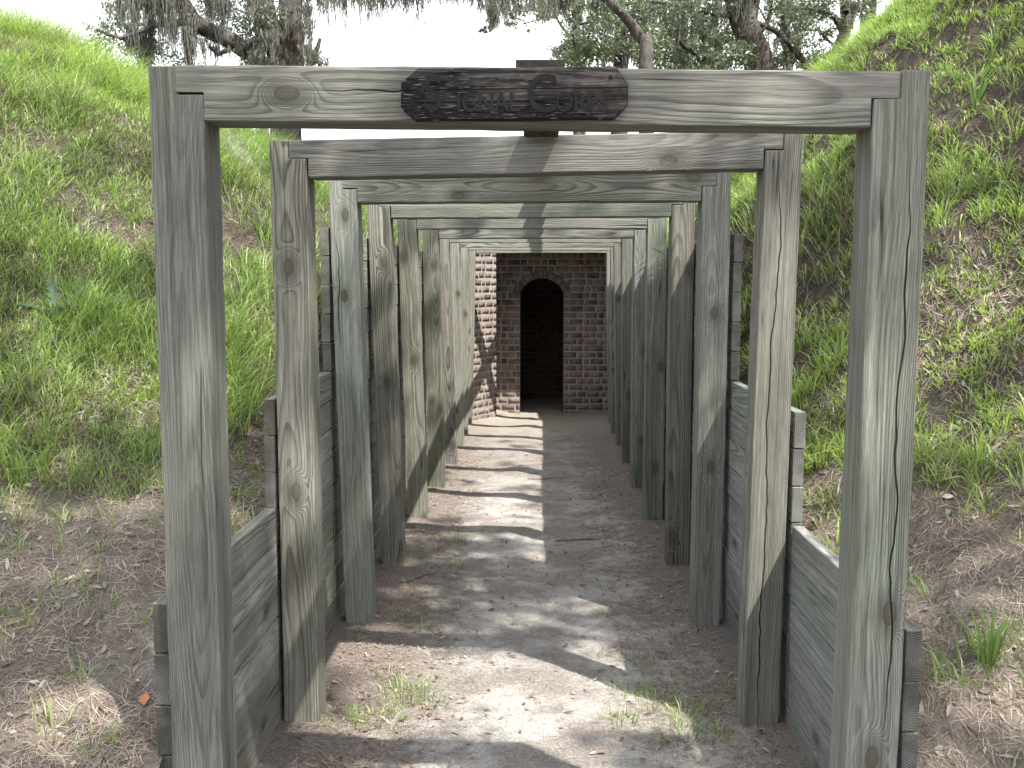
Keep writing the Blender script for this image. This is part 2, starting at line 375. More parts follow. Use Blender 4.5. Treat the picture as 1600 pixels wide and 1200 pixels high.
# per frame: outer measurements and look.  (left inner top x, right inner top x, z of the beam soffit left/right, left base x, right base x)
FR = [(-.817, .841, .402, .385, -.812, .822), (-.817, .848, .389, .414, -.812, .812), (-.841, .822, .387, .397, -.789, .816),
      (-.834, .836, .390, .395, -.780, .837), (-.821, .834, .388, .391, -.760, .839), (-.767, .859, .376, .375, -.733, .857),
      (-.777, .858, .386, .385, -.709, .893), (-.752, .883, .384, .383, -.721, .925), (-.724, .929, .386, .385, -.741, .965),
      (-.701, .967, .389, .388, -.759, 1.012)]
LOOK = [  # (left post tint, right post tint, beam tint, label); far beams and left posts painted sunlit-pale
 ((.74, .79, .76), (.98, 1.07, .98), (1.02, 1.03, 1.0), 'nearest timber frame, the one carrying the dark lettered board'),
 ((1.08, 1.05, .92), (.95, .93, .86), (.92, .90, .92), 'second timber frame, right behind the frame with the dark board'),
 ((1.15, 1.28, 1.22), (.98, 1.0, .98), (.98, .98, .90), 'third timber frame from the camera, with a pale bluish left post'),
 ((1.10, 1.05, .96), (.88, .80, .75), (.95, 1.08, .94), 'fourth timber frame from the camera, with a dark brown right post'),
 ((1.08, 1.05, .92), (.92, 1.06, .90), (1.05, 1.02, 1.03), 'fifth timber frame from the camera, with a green stained right post'),
 ((.88, .94, .74), (.98, 1.06, 1.12), (.98, .99, 1.05), 'sixth timber frame from the camera, with a dull olive left post'),
 ((1.05, .98, .98), (.92, .96, .88), (1.35, 1.33, 1.30), 'seventh timber frame from the camera, half way down the row of far frames'),
 ((1.30, 1.28, 1.20), (.95, .95, .95), (1.35, 1.35, 1.30), 'eighth timber frame from the camera, third from the brick doorway'),
 ((1.30, 1.30, 1.20), (1.0, 1.0, 1.0), (1.35, 1.35, 1.3), 'ninth timber frame from the camera, second from the brick doorway'),
 ((1.25, 1.28, 1.10), (1.2, 1.2, 1.15), (1.3, 1.3, 1.2), 'last timber frame, directly before the brick doorway')]
PW = .135; BH = .135; STEP = .066
frames = []
for i, (xl, xr, zl, zr, bl, br) in enumerate(FR):
    Y = YN[i]; rr = random.Random(100 + i)
    fr = empty('timber_frame', (0, Y + PW / 2, pathz(np.array(0.), np.array(Y)) + EYE)); frames.append(fr)
    tag(fr, LOOK[i][3], 'timber frame', 'timber frames spanning the path')
    zbot = -2.15
    for side in (-1, 1):
        xi = xl if side < 0 else xr; xb = bl if side < 0 else br; zs = zl if side < 0 else zr
        zt = zs + BH + (-.003 if i else .0); zn = zs + BH - STEP - .003
        # wood space a: from inner face outwards 0..PW (mirrored for the right post)
        lap = .066
        o = [(-PW / 2, zbot), (PW / 2, zbot), (PW / 2, zt), (PW / 2 - (PW - lap) , zt), (PW / 2 - (PW - lap), zn), (-PW / 2, zn)]
        if side > 0: o = [(-a, l) for a, l in o][::-1]
        else: o = o
        # for the left post +a must point outwards (-x): mirror
        o = [(-a, l) for a, l in o][::-1]
        seed = 3.1 * i + (0 if side < 0 else 1.7) + .5
        pith = (rr.uniform(-.05, .05), rr.uniform(.03, .14))
        k1 = (rr.uniform(-.05, .05), -PW / 2, rr.uniform(-.7, .2)); k2 = (rr.uniform(-.05, .05), -PW / 2, rr.uniform(-1.6, -.8)); ck = None
        if i == 0 and side < 0: k1 = None; k2 = None; pith = (.01, .045)
        if i == 0 and side > 0: k1 = (.028, -PW / 2, -.845); k2 = (.0, -PW / 2, -1.235); ck = (.028, -1.2, .32); pith = (-.05, .10)
        if i == 1 and side > 0: k1 = None; k2 = None; ck = (-.012, -1.7, .45); pith = (.10, .02)
        if i == 1 and side < 0: k1 = (-.01, -PW / 2, .06); k2 = (.0, -PW / 2, -.78); pith = (.0, .09)
        if i == 2 and side < 0: k1 = (-.01, -PW / 2, -.06); k2 = (.01, -PW / 2, .33); ck = (-.03, -.4, .3); pith = (.03, .12)
        if i == 3 and side < 0: k1 = (.02, -PW / 2, .13); k2 = (.01, -PW / 2, -.6)
        if i == 4 and side < 0: k1 = (-.03, -PW / 2, .2); k2 = (.02, -PW / 2, -.55)
        bm = timber_mesh(o, PW, (.0025, .002), seed)
        xtc = xi + side * PW / 2; xbc = xb + side * PW / 2; tilt = rr.uniform(-.004, .004)
        def fn(c, xtc=xtc, xbc=xbc, Y=Y, tilt=tilt):
            t = (c.z - .4) / (-1.72 - .4)
            return Vector((xtc + (xbc - xtc) * t + c.x, Y + PW / 2 + c.y + tilt * t * 3, c.z + EYE))
        timber_finish('post', bm, fn, WOOD, fr, seed, pith, k1, k2, ck, LOOK[i][0 if side < 0 else 1])
    # cross beam with stepped ends resting in the notches
    g = .003
    L0, L1 = xl, xr
    o = [(0, L0 + g), (0, L1 - g), (BH - STEP, L1 - g), (BH - STEP, L1 + lap + .001), (BH, L1 + lap + .001), (BH, L0 - lap - .001), (BH - STEP, L0 - lap - .001), (BH - STEP, L0 + g)]
    seed = 3.1 * i + 2.6
    k1 = k2 = ck = None; pith = (rr.uniform(-.02, .15), rr.uniform(.03, .16))
    if i == 0: k1 = (.070, -PW / 2, -.605); pith = (.09, .085); ck = (.078, -.60, -.12)
    if i == 1: k1 = (.035, -PW / 2, .50); pith = (.12, .12)
    if i == 2: k1 = (.03, -PW / 2, -.35); k2 = (.11, -PW / 2, .78); pith = (.07, .06)
    if i == 3: k1 = None
    if i == 4: k1 = (.09, -PW / 2, -.05)
    bm = timber_mesh(o, PW - .004, (.002, .001), seed)
    def fn(c, Y=Y, zl=zl, zr=zr, L0=L0, L1=L1):
        t = (c.z - L0) / (L1 - L0)
        return Vector((c.z, Y + PW / 2 + .001 + c.y, zl + (zr - zl) * t + c.x + EYE))
    timber_finish('beam', bm, fn, WOOD, fr, seed, pith, k1, k2, ck, LOOK[i][2])

# ridge board along the top of the beams
def slab(name, x0, x1, y0, y1, z0, z1, parent=None, tint=(1, 1, 1), seed=1., axis='y', mat=None, jit=0):
    if axis == 'y':
        o = [(-(x1 - x0) / 2, y0), ((x1 - x0) / 2, y0), ((x1 - x0) / 2, y1), (-(x1 - x0) / 2, y1)]
        bm = timber_mesh(o, z1 - z0, (.002, .001), seed, bev=.004)
        fn = lambda c: Vector(((x0 + x1) / 2 + c.x + .0115 * (c.z - 2.6), c.z, (z0 + z1) / 2 + EYE - c.y))
    return timber_finish(name, bm, fn, mat or WOOD, parent, seed, (.03, .06), None, None, None, tint)
o = slab('ridge_board', -.040, .085, 2.64, 13.9, .531, .566, tint=(.26, .23, .21), seed=77.)
tag(o, 'long dark board running down the middle over the tops of all the timber frames', 'ridge board')

# plank retaining walls, one stack of boards per bay and side
TOPS = {-1: [-.845, -.432, .27], 1: [-.905, -.478, .238]}
ORD = ['first', 'second', 'third', 'fourth', 'fifth', 'sixth', 'seventh', 'eighth', 'ninth', 'last']
for side in (-1, 1):
    for b in range(10):
        y0 = YN[b] + (.035 if b == 0 else .012); y1 = (YN[b + 1] + .004) if b < 9 else 13.45
        top = TOPS[side][min(b, 2)]
        bms = []; rr = random.Random(500 + b * 2 + side)
        me = bpy.data.meshes.new('plank_wall'); V = []; Fa = []; wp = []; wq = []; tn = []; kk = []
        z = top; j = 0
        while z > -1.98:
            hb = .1365 + rr.uniform(-.003, .003)
            seed = rr.uniform(0, 90)
            oL = [(-hb / 2, y0 + rr.uniform(0, .006)), (hb / 2, y0 + rr.uniform(0, .006)), (hb / 2, y1 - rr.uniform(0, .004)), (-hb / 2, y1 - rr.uniform(0, .004))]
            bm = timber_mesh(oL, .041, (.0008, .0012), seed, bev=.003)
            off = rr.uniform(-.003, .003)
            base = len(V); tt = rr.uniform(1.0, 1.38)
            tint = (tt * rr.uniform(.97, 1.03), tt * 1.0, tt * rr.uniform(.94, 1.04))
            if side > 0: tint = (tint[0] * .95, tint[1] * .99, tint[2] * 1.04)
            pith = (rr.uniform(-.07, .07), rr.uniform(.0, .09)); kn = (rr.uniform(-.05, .05), -.02, rr.uniform(y0, y1)) if rr.random() < .4 else (9, 9, 9)
            bm.verts.ensure_lookup_table()
            for v in bm.verts:
                a, bb, l = v.co
                x = (wl(l) - .025 + off - bb) if side < 0 else (wr(l) + .025 + off + bb)
                V.append((x, l, z - hb / 2 + a + EYE)); wp.append((a, bb, l)); wq.append((pith[0], pith[1], seed)); tn.append((*tint, 1)); kk.append(kn)
            for f in bm.faces:
                idx = [base + v.index for v in f.verts]
                Fa.append(idx if side < 0 else idx[::-1])
            bm.free(); z -= hb + .0048
        me.from_pydata(V, [], Fa); me.update()
        for nm, arr in (('wp', wp), ('wq', wq), ('k1', kk), ('k2', [(9, 9, 9)] * len(V)), ('ck', [(9, 0, 1)] * len(V))):
            me.attributes.new(nm, 'FLOAT_VECTOR', 'POINT').data.foreach_set('vector', np.asarray(arr, dtype=np.float32).ravel())
        me.attributes.new('tint', 'FLOAT_COLOR', 'POINT').data.foreach_set('color', np.asarray(tn, dtype=np.float32).ravel())
        bmx = bmesh.new(); bmx.from_mesh(me); bmesh.ops.recalc_face_normals(bmx, faces=bmx.faces); bmx.to_mesh(me); bmx.free()
        o = link('plank_wall', me, PLANKWOOD)
        sd = 'left' if side < 0 else 'right'
        ht = {0: 'low', 1: 'waist high', }.get(b, 'tall')
        lab = f'{ht} grey plank wall on the {sd} side, between the {ORD[b]} and {ORD[b+1] if b < 8 else "last"} timber frames' if b < 9 else f'short plank wall on the {sd} side between the last timber frame and the bricks'
        tag(o, lab, 'plank wall', f'plank walls between the frames')

# ------------------------------------------------------------------ sign board
def sign():
    root = empty('sign_board', (-.04, 2.53, .46 + EYE))
    tag(root, 'dark clipped corner board with black lettering ending in CORPS on the nearest beam', 'sign')
    x0, x1, z0, z1 = -.317, .236, .400, .522; c = .030
    o = [(z0 + c, x0), (z0 + c + .012, x0), (z1 - c - .004, x0 + .001), (z1 - c + .004, x0 + .010), (z1, x0 + c + .012), (z1, x1 - c), (z1 - c - .01, x1), (z0 + c, x1), (z0, x1 - c), (z0, x0 + c + .005)]
    o = [(a - .461, l) for a, l in o]
    bm = timber_mesh(o, .036, (.0012, .0008), 5.5, bev=.0035)
    # weather-worn grooves along the grain on the face
    fn = lambda c: Vector((c.z, 2.56 - .021 + c.y, c.x + .461 + EYE + .006 * (c.z + .04)))
    timber_finish('board', bm, fn, SIGNWOOD, root, 5.5, (.0, .20), None, None, None, (1.02, 1.02, 1.0))
    # lettering
    def text(body, size, x, z):
        cu = bpy.data.curves.new('t', 'FONT'); cu.body = body; cu.size = size; cu.extrude = .0006; cu.offset = .0012; cu.space_character = .98
        ob = bpy.data.objects.new('t', cu); C.objects.link(ob)
        bpy.context.view_layer.update()
        me = bpy.data.meshes.new_from_object(ob.evaluated_get(bpy.context.evaluated_depsgraph_get()))
        bpy.data.objects.remove(ob)
        for v in me.vertices: v.co = Vector((x + v.co.x * .86, 2.5205 - .0015 - v.co.z * -1, z + v.co.y + EYE))
        return me
    bmx = bmesh.new()
    for body, size, x, z in (('S', .118, -.262, .420), ('IGNAL', .062, -.182, .418), ('C', .128, -.012, .416), ('ORPS', .064, .058, .417)):
        me = text(body, size, x, z); bmx.from_mesh(me); bpy.data.meshes.remove(me)
    me = bpy.data.meshes.new('lettering'); bmx.to_mesh(me); bmx.free()
    link('lettering', me, PAINT, root)
    bmx = bmesh.new(); bmesh.ops.create_cone(bmx, cap_ends=True, segments=10, radius1=.0055, radius2=.004, depth=.006, matrix=Matrix.Translation((.193, 2.517, .497 + EYE)) @ Matrix.Rotation(R(90), 4, 'X'))
    me = bpy.data.meshes.new('nail'); bmx.to_mesh(me); bmx.free(); link('nail', me, PAINT, root)
sign()

# ------------------------------------------------------------------ brick magazine
class Bricks:
    def __init__(s): s.V = []; s.F = []; s.c = []; s.r = random.Random(4)
    def hexa(s, p8, col):
        b = len(s.V); s.V += p8; s.F += [(b, b+1, b+2, b+3), (b+4, b+7, b+6, b+5), (b, b+4, b+5, b+1), (b+1, b+5, b+6, b+2), (b+2, b+6, b+7, b+3), (b+3, b+7, b+4, b)]
        s.c += [col] * 8
    def color(s, warm=1.0):
        base = s.r.choice([(.17, .115, .105), (.12, .092, .086), (.17, .115, .10), (.10, .078, .075), (.14, .112, .105), (.17, .135, .125), (.18, .12, .105), (.07, .055, .052)])
        k = s.r.uniform(1.1, 1.8); return tuple(v * k for v in base)
    def brick(s, O, U, Nn, u0, u1, z0, z1, prot=.005):
        if u1 - u0 < .02: return
        j = lambda q=.0028: s.r.uniform(-q, q)
        p = prot + s.r.uniform(-.0025, .003); e = .004; pts = []
        for d, ins in ((-.03, 0), (p, e)):
            for (u, z) in ((u0 + ins + j(), z0 + ins + j()), (u1 - ins + j(), z0 + ins + j()), (u1 - ins + j(), z1 - ins + j()), (u0 + ins + j(), z1 - ins + j())):
                q = O + U * u + Nn * (d + j(.0015)); pts.append((q.x, q.y, z + EYE))
        s.hexa(pts, s.color())
    def wall(s, O, U, Nn, ulen, z0, z1, gaps=None, course=.0965, mort=.016, shift=0.):
        z = z0; k = 0
        while z < z1:
            cuts = gaps(z + course / 2) if gaps else [(0, ulen)]
            for a, b in cuts:
                u = a; jj = k % 2
                first = True
                while u < b - .015:
                    w = (.205 if (jj % 2 == 0) else .098) if s.r.random() > .12 else s.r.uniform(.09, .2)
                    if first and k % 2: w *= .9
                    first = False
                    e = min(u + w, b)
                    if b - e < .05: e = b
                    s.brick(O, U, Nn, u, e - (0 if e == b else mort * s.r.uniform(.8, 1.3)), z, z + course - mort * s.r.uniform(.85, 1.2))
                    u = e + (0 if e < b else 1); jj += 1
            z += course; k += 1
    def done(s, name, parent):
        me = fastmesh(name, s.V, s.F, cols=s.c)
        bm = bmesh.new(); bm.from_mesh(me); bmesh.ops.recalc_face_normals(bm, faces=bm.faces); bm.to_mesh(me); bm.free()
        return link(name, me, BRICK, parent)
def quadset(name, quads, mat, parent):
    V = []; F = []; bk = []
    for q in quads:
        b = len(V); pts = [Vector(p) for p in q]
        e = pts[1] - pts[0]; n = e.cross(pts[3] - pts[0]).normalized()
        for p in pts:
            V.append((p.x, p.y, p.z + EYE)); bk.append((p.x, p.y, 0) if abs(n.z) > .7 else ((p.y, p.z, 0) if abs(n.x) > .7 else (p.x, p.z, 0)))
        F.append((b, b+1, b+2, b+3))
    me = fastmesh(name, V, F, attrs={'bk': bk}); return link(name, me, mat, parent)
def magazine():
    root = empty('brick_magazine', (.2, 14.9, -1.9 + EYE))
    tag(root, 'old brick magazine front with a dark arched doorway at the end of the path', 'brick building')
    YF = 14.9; xa, xb = -.152, .486; zs = -.14; zt = .075; hw = (xb - xa) / 2; rise = zt - zs; rad = (hw * hw + rise * rise) / (2 * rise); cxx = (xa + xb) / 2; cz = zt - rad
    X0, X1, Z0, Z1 = -.72, 1.36, -2.05, .50
    B = Bricks(); ring = .115
    O = Vector((X0, YF, 0)); U = Vector((1, 0, 0)); Nn = Vector((0, -1, 0))
    def gaps(z):
        hole = None
        if z < zs + .02: a, b = xa, xb
        else:
            d2 = (rad + ring) ** 2 - (z - cz) ** 2
            if d2 <= 0: return [(0, X1 - X0)]
            w = min(math.sqrt(d2), hw + ring); a, b = cxx - w, cxx + w
        return [(0, a - X0 - (.004 if z < zs else .012)), (b - X0 + (.004 if z < zs else .012), X1 - X0)]
    B.wall(O, U, Nn, X1 - X0, Z0, Z1, gaps)
    B.done('wall_bricks', root)
    A = Bricks(); th = math.asin(hw / rad); n = 15
    for k in range(n):
        t0 = -th * 1.12 + 2 * th * 1.12 * k / n + .012; t1 = -th * 1.12 + 2 * th * 1.12 * (k + 1) / n - .012; pts = []
        for y, ins in ((YF + .03, 0), (YF - .014 - A.r.uniform(0, .006), .004)):
            for t, r_ in ((t0, rad + ins), (t1, rad + ins), (t1, rad + ring - ins + A.r.uniform(-.006, .004)), (t0, rad + ring - ins)):
                pts.append((cxx + math.sin(t) * r_, y, cz + math.cos(t) * r_ + EYE))
        A.hexa(pts, A.color())
    A.done('arch', root)
    # mortar slab with the arched hole, 0.26 thick
    bm = bmesh.new(); arcp = [(cxx + math.sin(-th + 2 * th * k / 16) * rad, cz + math.cos(-th + 2 * th * k / 16) * rad) for k in range(17)]
    outer_top = [(X0 + (X1 - X0) * k / 16, Z1) for k in range(17)]
    def col(y):
        return [bm.verts.new((x, y, z + EYE)) for x, z in arcp], [bm.verts.new((x, y, z + EYE)) for x, z in outer_top], \
               [bm.verts.new((x, y, z + EYE)) for x, z in ((xa, Z0), (xb, Z0), (X0, Z0), (X1, Z0))]
    for y in (YF,):
        a, t, q = col(y)
        for k in range(16): bm.faces.new((a[k], a[k+1], t[k+1], t[k]))
        bm.faces.new((q[2], q[0], a[0], t[0])); bm.faces.new((q[1], q[3], t[16], a[16]))
    me = bpy.data.meshes.new('mortar'); bm.to_mesh(me); bm.free(); link('mortar', me, MORTAR, root)
    jam = []; D = .30
    prof = [(xa, Z0)] + arcp + [(xb, Z0)]
    for (p, q) in zip(prof[:-1], prof[1:]):
        jam.append(((p[0], YF - .006, p[1]), (p[0], YF + D, p[1]), (q[0], YF + D, q[1]), (q[0], YF - .006, q[1])))
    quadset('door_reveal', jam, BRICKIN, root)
    ra, rb, yb, zt2 = -.8, 1.3, 17.0, .35
    y1 = YF + D
    room = [((ra, y1, Z0), (ra, yb, Z0), (ra, yb, zt2), (ra, y1, zt2)), ((rb, yb, Z0), (rb, y1, Z0), (rb, y1, zt2), (rb, yb, zt2)),
            ((rb, yb, Z0), (ra, yb, Z0), (ra, yb, zt2), (rb, yb, zt2)), ((ra, y1, zt2), (rb, y1, zt2), (rb, yb, zt2), (ra, yb, zt2)),
            ((ra, y1, Z0), (xa, y1, Z0), (xa, y1, zt2), (ra, y1, zt2)), ((xb, y1, Z0), (rb, y1, Z0), (rb, y1, zt2), (xb, y1, zt2)), ((xa, y1, zt), (xb, y1, zt), (xb, y1, zt2), (xa, y1, zt2))]
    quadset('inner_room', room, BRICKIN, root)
    # splayed left wing wall, and the recess side behind its corner
    W = Bricks(); p0 = Vector((-.93, 13.12, 0)); p1 = Vector((-.474, 13.98, 0)); u = (p1 - p0); L = u.length; u.normalize(); nn = Vector((u.y, -u.x, 0))
    W.wall(p0, u, nn, L, Z0, .56, course=.0965, mort=.024); W.done('wing_wall', root); W = Bricks()  # wider joints make this wing paler, standing in for sunlight
    p2 = Vector((-.66, 14.93, 0)); u2 = (p2 - p1); L2 = u2.length; u2.normalize(); n2 = Vector((u2.y, -u2.x, 0))
    W.wall(p1 + u2 * .02, u2, n2, L2, Z0, .50)
    W.done('recess_wall', root); W = Bricks()
    q0 = Vector((1.20, 13.05, 0)); q1 = Vector((1.22, 14.88, 0)); u3 = (q1 - q0); L3 = u3.length; u3.normalize(); n3 = Vector((-u3.y, u3.x, 0))
    W.wall(q0, u3, n3, L3, Z0, .50)
    wg = W.done('wing_wall', root)
    def mq(a, b, n, zz): a = a + n * 0.0; return ((a.x, a.y, Z0), (b.x, b.y, Z0), (b.x, b.y, zz), (a.x, a.y, zz))
    quadset('wing_mortar', [mq(p0, p1, nn, .56), mq(p1, p2, n2, .5)], MORTAR, root); quadset('wing_mortar', [mq(q0, q1, n3, .5)], MORTAR, root)
    rs = []
    x0, x1, y0, y2, z0, z1 = -.95, 1.34, 13.98, 15.3, .50, .66
    poly = [(-.474, 13.99), (1.21, 13.99), (1.34, 14.2), (1.34, 15.3), (-.80, 15.3), (-.80, 14.6)]  # unseen slab over the recess, added to keep sun off the brick front
    bm = bmesh.new(); vs = [bm.verts.new((x, y, z0 + EYE)) for x, y in poly]; f = bm.faces.new(vs)
    r = bmesh.ops.extrude_face_region(bm, geom=[f])
    for v in r['geom']:
        if isinstance(v, bmesh.types.BMVert): v.co.z += z1 - z0 + .2
    bmesh.ops.recalc_face_normals(bm, faces=bm.faces); me = bpy.data.meshes.new('shade_slab'); bm.to_mesh(me); bm.free(); link('shade_slab', me, MORTAR, root)
magazine()

# ------------------------------------------------------------------ grass
def blades(root, h, w, bend, dirx, diry, cols, levels=(0, .55, 1.0)):
    N = len(root); L = len(levels)
    ang = rng.uniform(0, math.pi, N); wx = np.cos(ang); wy = np.sin(ang)
    V = np.zeros((N, L, 2, 3), dtype=np.float32); Cc = np.zeros((N, L, 2, 3), dtype=np.float32)
    for i, t in enumerate(levels):
        cx = root[:, 0] + dirx * h * bend * t ** 1.8; cy = root[:, 1] + diry * h * bend * t ** 1.8
        cz = root[:, 2] + h * (t - .55 * bend * t * t)
        ww = w * (1 - t ** 2) * .5 + .0003
        for s_, sg in enumerate((-1, 1)):
            V[:, i, s_, 0] = cx + sg * wx * ww; V[:, i, s_, 1] = cy + sg * wy * ww; V[:, i, s_, 2] = cz
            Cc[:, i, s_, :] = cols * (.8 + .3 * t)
    idx = np.arange(N * L * 2).reshape(N, L, 2)
    F = np.stack([idx[:, :-1, 0], idx[:, :-1, 1], idx[:, 1:, 1], idx[:, 1:, 0]], -1).reshape(-1, 4)
    return V.reshape(-1, 3), F, Cc.reshape(-1, 3)
def join(parts):
    Vs, Fs, Cs = [], [], []; n = 0
    for V, F, c in parts: Vs.append(V); Fs.append(F + n); Cs.append(c); n += len(V)
    return np.concatenate(Vs), np.concatenate(Fs), np.concatenate(Cs)
GREEN = np.array([(.14, .25, .06), (.20, .32, .09), (.29, .37, .11), (.10, .19, .06), (.33, .38, .14)])
DRY = np.array([(.34, .30, .20), (.20, .165, .12), (.14, .115, .09)])
def pickcols(n, dryp, tone):
    """tone 0..1 per blade shifts deep green to yellow green"""
    a = GREEN[rng.integers(0, len(GREEN), n)]; deep = np.array((.11, .21, .07)); yel = np.array((.43, .50, .15))
    t = np.clip(tone + rng.normal(0, .18, n), 0, 1)[:, None]
    c = 1.15 * (.45 * a + .55 * (deep * (1 - t) + yel * t))
    d = rng.random(n) < dryp; c[d] = DRY[rng.integers(0, 3, d.sum())]
    return c * rng.uniform(.75, 1.25, (n, 1))
def tufted(n, sampler, spread, per):
    """n tufts with `per` blades each"""
    cx, cy = sampler(n); k = rng.integers(max(2, per // 2), int(per * 1.5), len(cx))
    ix = np.repeat(np.arange(len(cx)), k); m = len(ix)
    a = rng.uniform(0, 2 * math.pi, m); r = spread * np.sqrt(rng.random(m))
    return cx[ix] + np.cos(a) * r, cy[ix] + np.sin(a) * r, ix, a
parts = []
# left bank: long soft grass hanging down the slope
def left_density(x, y):
    u = wl(y) - x; n = fbm(x * 1.1, y * 1.1, 51, 3); n2 = fbm(x * 3.1, y * 3.1, 61, 3)
    edge = sstep(3.55, 4.35, y + .5 * (n - .5) + .12 * np.minimum(u, 2) - .1)
    near = sstep(.22, .75, u + .5 * (n2 - .5)) * .9 + .1
    late = np.where(y > 5.6, 1, 1)
    bare = 1 - .80 * sstep(.57, .66, n2 * .6 + fbm(x * 1.7, y * 2.3, 71, 3) * .4)
    return edge * near * bare * late
def sampL(n):
    x = rng.uniform(-6.6, -.98, n * 6); y = rng.uniform(3.2, 11.5, n * 6)
    p = left_density(x, y) * np.clip(1.35 - y / 14, .35, 1); p *= (wl(y) - x > .14)
    k = rng.random(n * 6) < p; return x[k][:n], y[k][:n]
x, y, ix, a = tufted(30000, sampL, .05, 12); nb = len(x)
z = bankz(x, y, -1); tone = .25 + .75 * fbm(x * .9, y * .9, 91, 3) + .25 * sstep(.6, 2.0, z) - .12
hh = rng.uniform(.06, .25, nb) * (.4 + 1.5 * sstep(.3, .7, fbm(x * 1.7, y * 1.7, 95, 3))); bend = rng.uniform(.3, 1.25, nb)
da = a + rng.normal(0, .9, nb); dx = np.cos(da) * 1.0 + .38; dy = np.sin(da) * 1.0 - .22
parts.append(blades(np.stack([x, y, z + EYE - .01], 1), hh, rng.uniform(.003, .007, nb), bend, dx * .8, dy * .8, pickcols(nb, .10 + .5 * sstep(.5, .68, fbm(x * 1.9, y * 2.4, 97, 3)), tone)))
# right bank: clumps with bare soil between
def right_density(x, y):
    u = x - wr(y); n = fbm(x * 1.5, y * 1.5, 151, 3); n2 = fbm(x * 3.6 + y * 1.5, y * 2.4 - bankz(x, y, 1) * 2.2, 161, 3)
    edge = sstep(3.5, 4.7, y + 1.0 * (n - .5)+ .10 * u)
    clump = .42 + .58 * sstep(.33, .47, n2 * .7 + n * .3)
    top = np.clip(sstep(1.6, 2.8, bankz(x, y, 1)), 0, 1)
    return edge * np.maximum(clump, .95 * top)
def sampR(n):
    x = rng.uniform(1.0, 7.6, n * 6); y = rng.uniform(2.7, 17, n * 6)
    p = right_density(x, y) * np.clip(1.4 - y / 13, .3, 1); p *= (x - wr(y) > .14)
    k = rng.random(n * 6) < p; return x[k][:n], y[k][:n]
x, y, ix, a = tufted(29000, sampR, .026, 14); nb = len(x)
z = bankz(x, y, 1); tone = .48 + .5 * fbm(x * 1.4, y * 1.4, 191, 3) + .15 * sstep(1, 2.5, z)  # yellower tone stands in for sunlit highlights on this bank
hh = rng.uniform(.05, .15, nb) * (.5 + 1.1 * sstep(.3, .7, fbm(x * 2.2, y * 2.2, 195, 3))); bend = rng.uniform(.3, 1.35, nb)
dx = np.cos(a) * 1.1 - .28; dy = np.sin(a) * 1.1 - .2
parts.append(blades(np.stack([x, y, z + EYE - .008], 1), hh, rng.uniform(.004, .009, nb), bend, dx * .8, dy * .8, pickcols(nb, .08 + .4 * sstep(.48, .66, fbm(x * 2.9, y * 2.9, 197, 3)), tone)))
# sparse tufts on litter slopes and on the path
def scatter_tufts(spots, per, h, spread, w=(.003, .006), dry=.1, tone=.3):
    P = [];
    for (tx, ty, sc, side) in spots:
        k = max(4, int(per * sc)); a = rng.uniform(0, 2 * math.pi, k); r = spread * math.sqrt(sc) * np.sqrt(rng.random(k))
        xx = tx + np.cos(a) * r; yy = ty + np.sin(a) * r
        zz = bankz(xx, yy, side) if side else pathz(xx, yy)
        hh = rng.uniform(.4, 1, k) * h * sc ** .35; b = rng.uniform(.1, 1.1, k)
        P.append(blades(np.stack([xx, yy, zz + EYE - .006], 1), hh, rng.uniform(*w, k), b, np.cos(a), np.sin(a), pickcols(k, dry, np.full(k, tone))))
    return join(P)
sp_ = []
for k in range(70):
    xx = rng.uniform(-3.3, -1.05); yy = rng.uniform(2.6, 4.2); sp_.append((xx, yy, rng.uniform(.3, 1.0), -1))
for k in range(34):
    xx = rng.uniform(-1.5, -1.02); yy = rng.uniform(3.6, 5.2); sp_.append((xx, yy, rng.uniform(.3, .9), -1))
for k in range(70):
    xx = rng.uniform(1.05, 3.3); yy = rng.uniform(2.6, 4.6); sp_.append((xx, yy, rng.uniform(.3, 1.0), 1))
for t in ((1.30, 2.95, 2.2), (1.42, 3.05, 2.5), (1.50, 2.9, 1.8), (1.20, 2.9, 1.2), (1.15, 3.5, 1.6), (1.22, 3.9, 1.6), (1.1, 4.2, 1.2)): sp_.append((*t, 1))
parts.append(scatter_tufts(sp_, 16, .15, .045))
sp_ = [(-.52, 4.05, 3.5, 0), (-.45, 4.1, 2.5, 0), (-.60, 3.8, 3.0, 0), (-.40, 3.95, 1.6, 0), (-.62, 4.25, 1.4, 0), (-.55, 4.95, 1.8, 0), (-.62, 5.05, 1.2, 0), (-.52, 6.7, 2.2, 0), (-.6, 6.5, 1.2, 0), (-.5, 9.6, 1.5, 0),
       (.42, 4.15, 2.0, 0), (.52, 4.0, 2.4, 0), (.48, 4.5, 1.8, 0), (.62, 3.85, 2.5, 0), (.35, 3.85, 1.8, 0), (.72, 3.95, 1.6, 0), (.80, 4.1, 1.0, 0), (.3, 4.6, .8, 0), (.55, 3.7, 2.4, 0), (.7, 3.7, 2.0, 0), (-.72, 3.75, 2.2, 0), (-.4, 14.2, 1, 0), (.45, 11.6, 1.4, 0), (.3, 12.4, 1.4, 0), (-.45, 6.1, 1.0, 0), (-.68, 5.6, 1.0, 0), (.78, 12.8, 1.0, 0), (.5, 13.4, 1.2, 0)]
for k in range(60): sp_.append((rng.choice((-1, 1)) * rng.uniform(.3, .85), rng.uniform(3.6, 9), rng.uniform(.15, .5), 0))
parts.append(scatter_tufts(sp_, 26, .075, .055, (.002, .004), .2, .35))
V, F, c = join(parts)
o = link('grass', fastmesh('grass', V, F, cols=c), GRASS); tag(o, 'green grass growing on both banks and in tufts on the path', 'grass', kind='stuff')

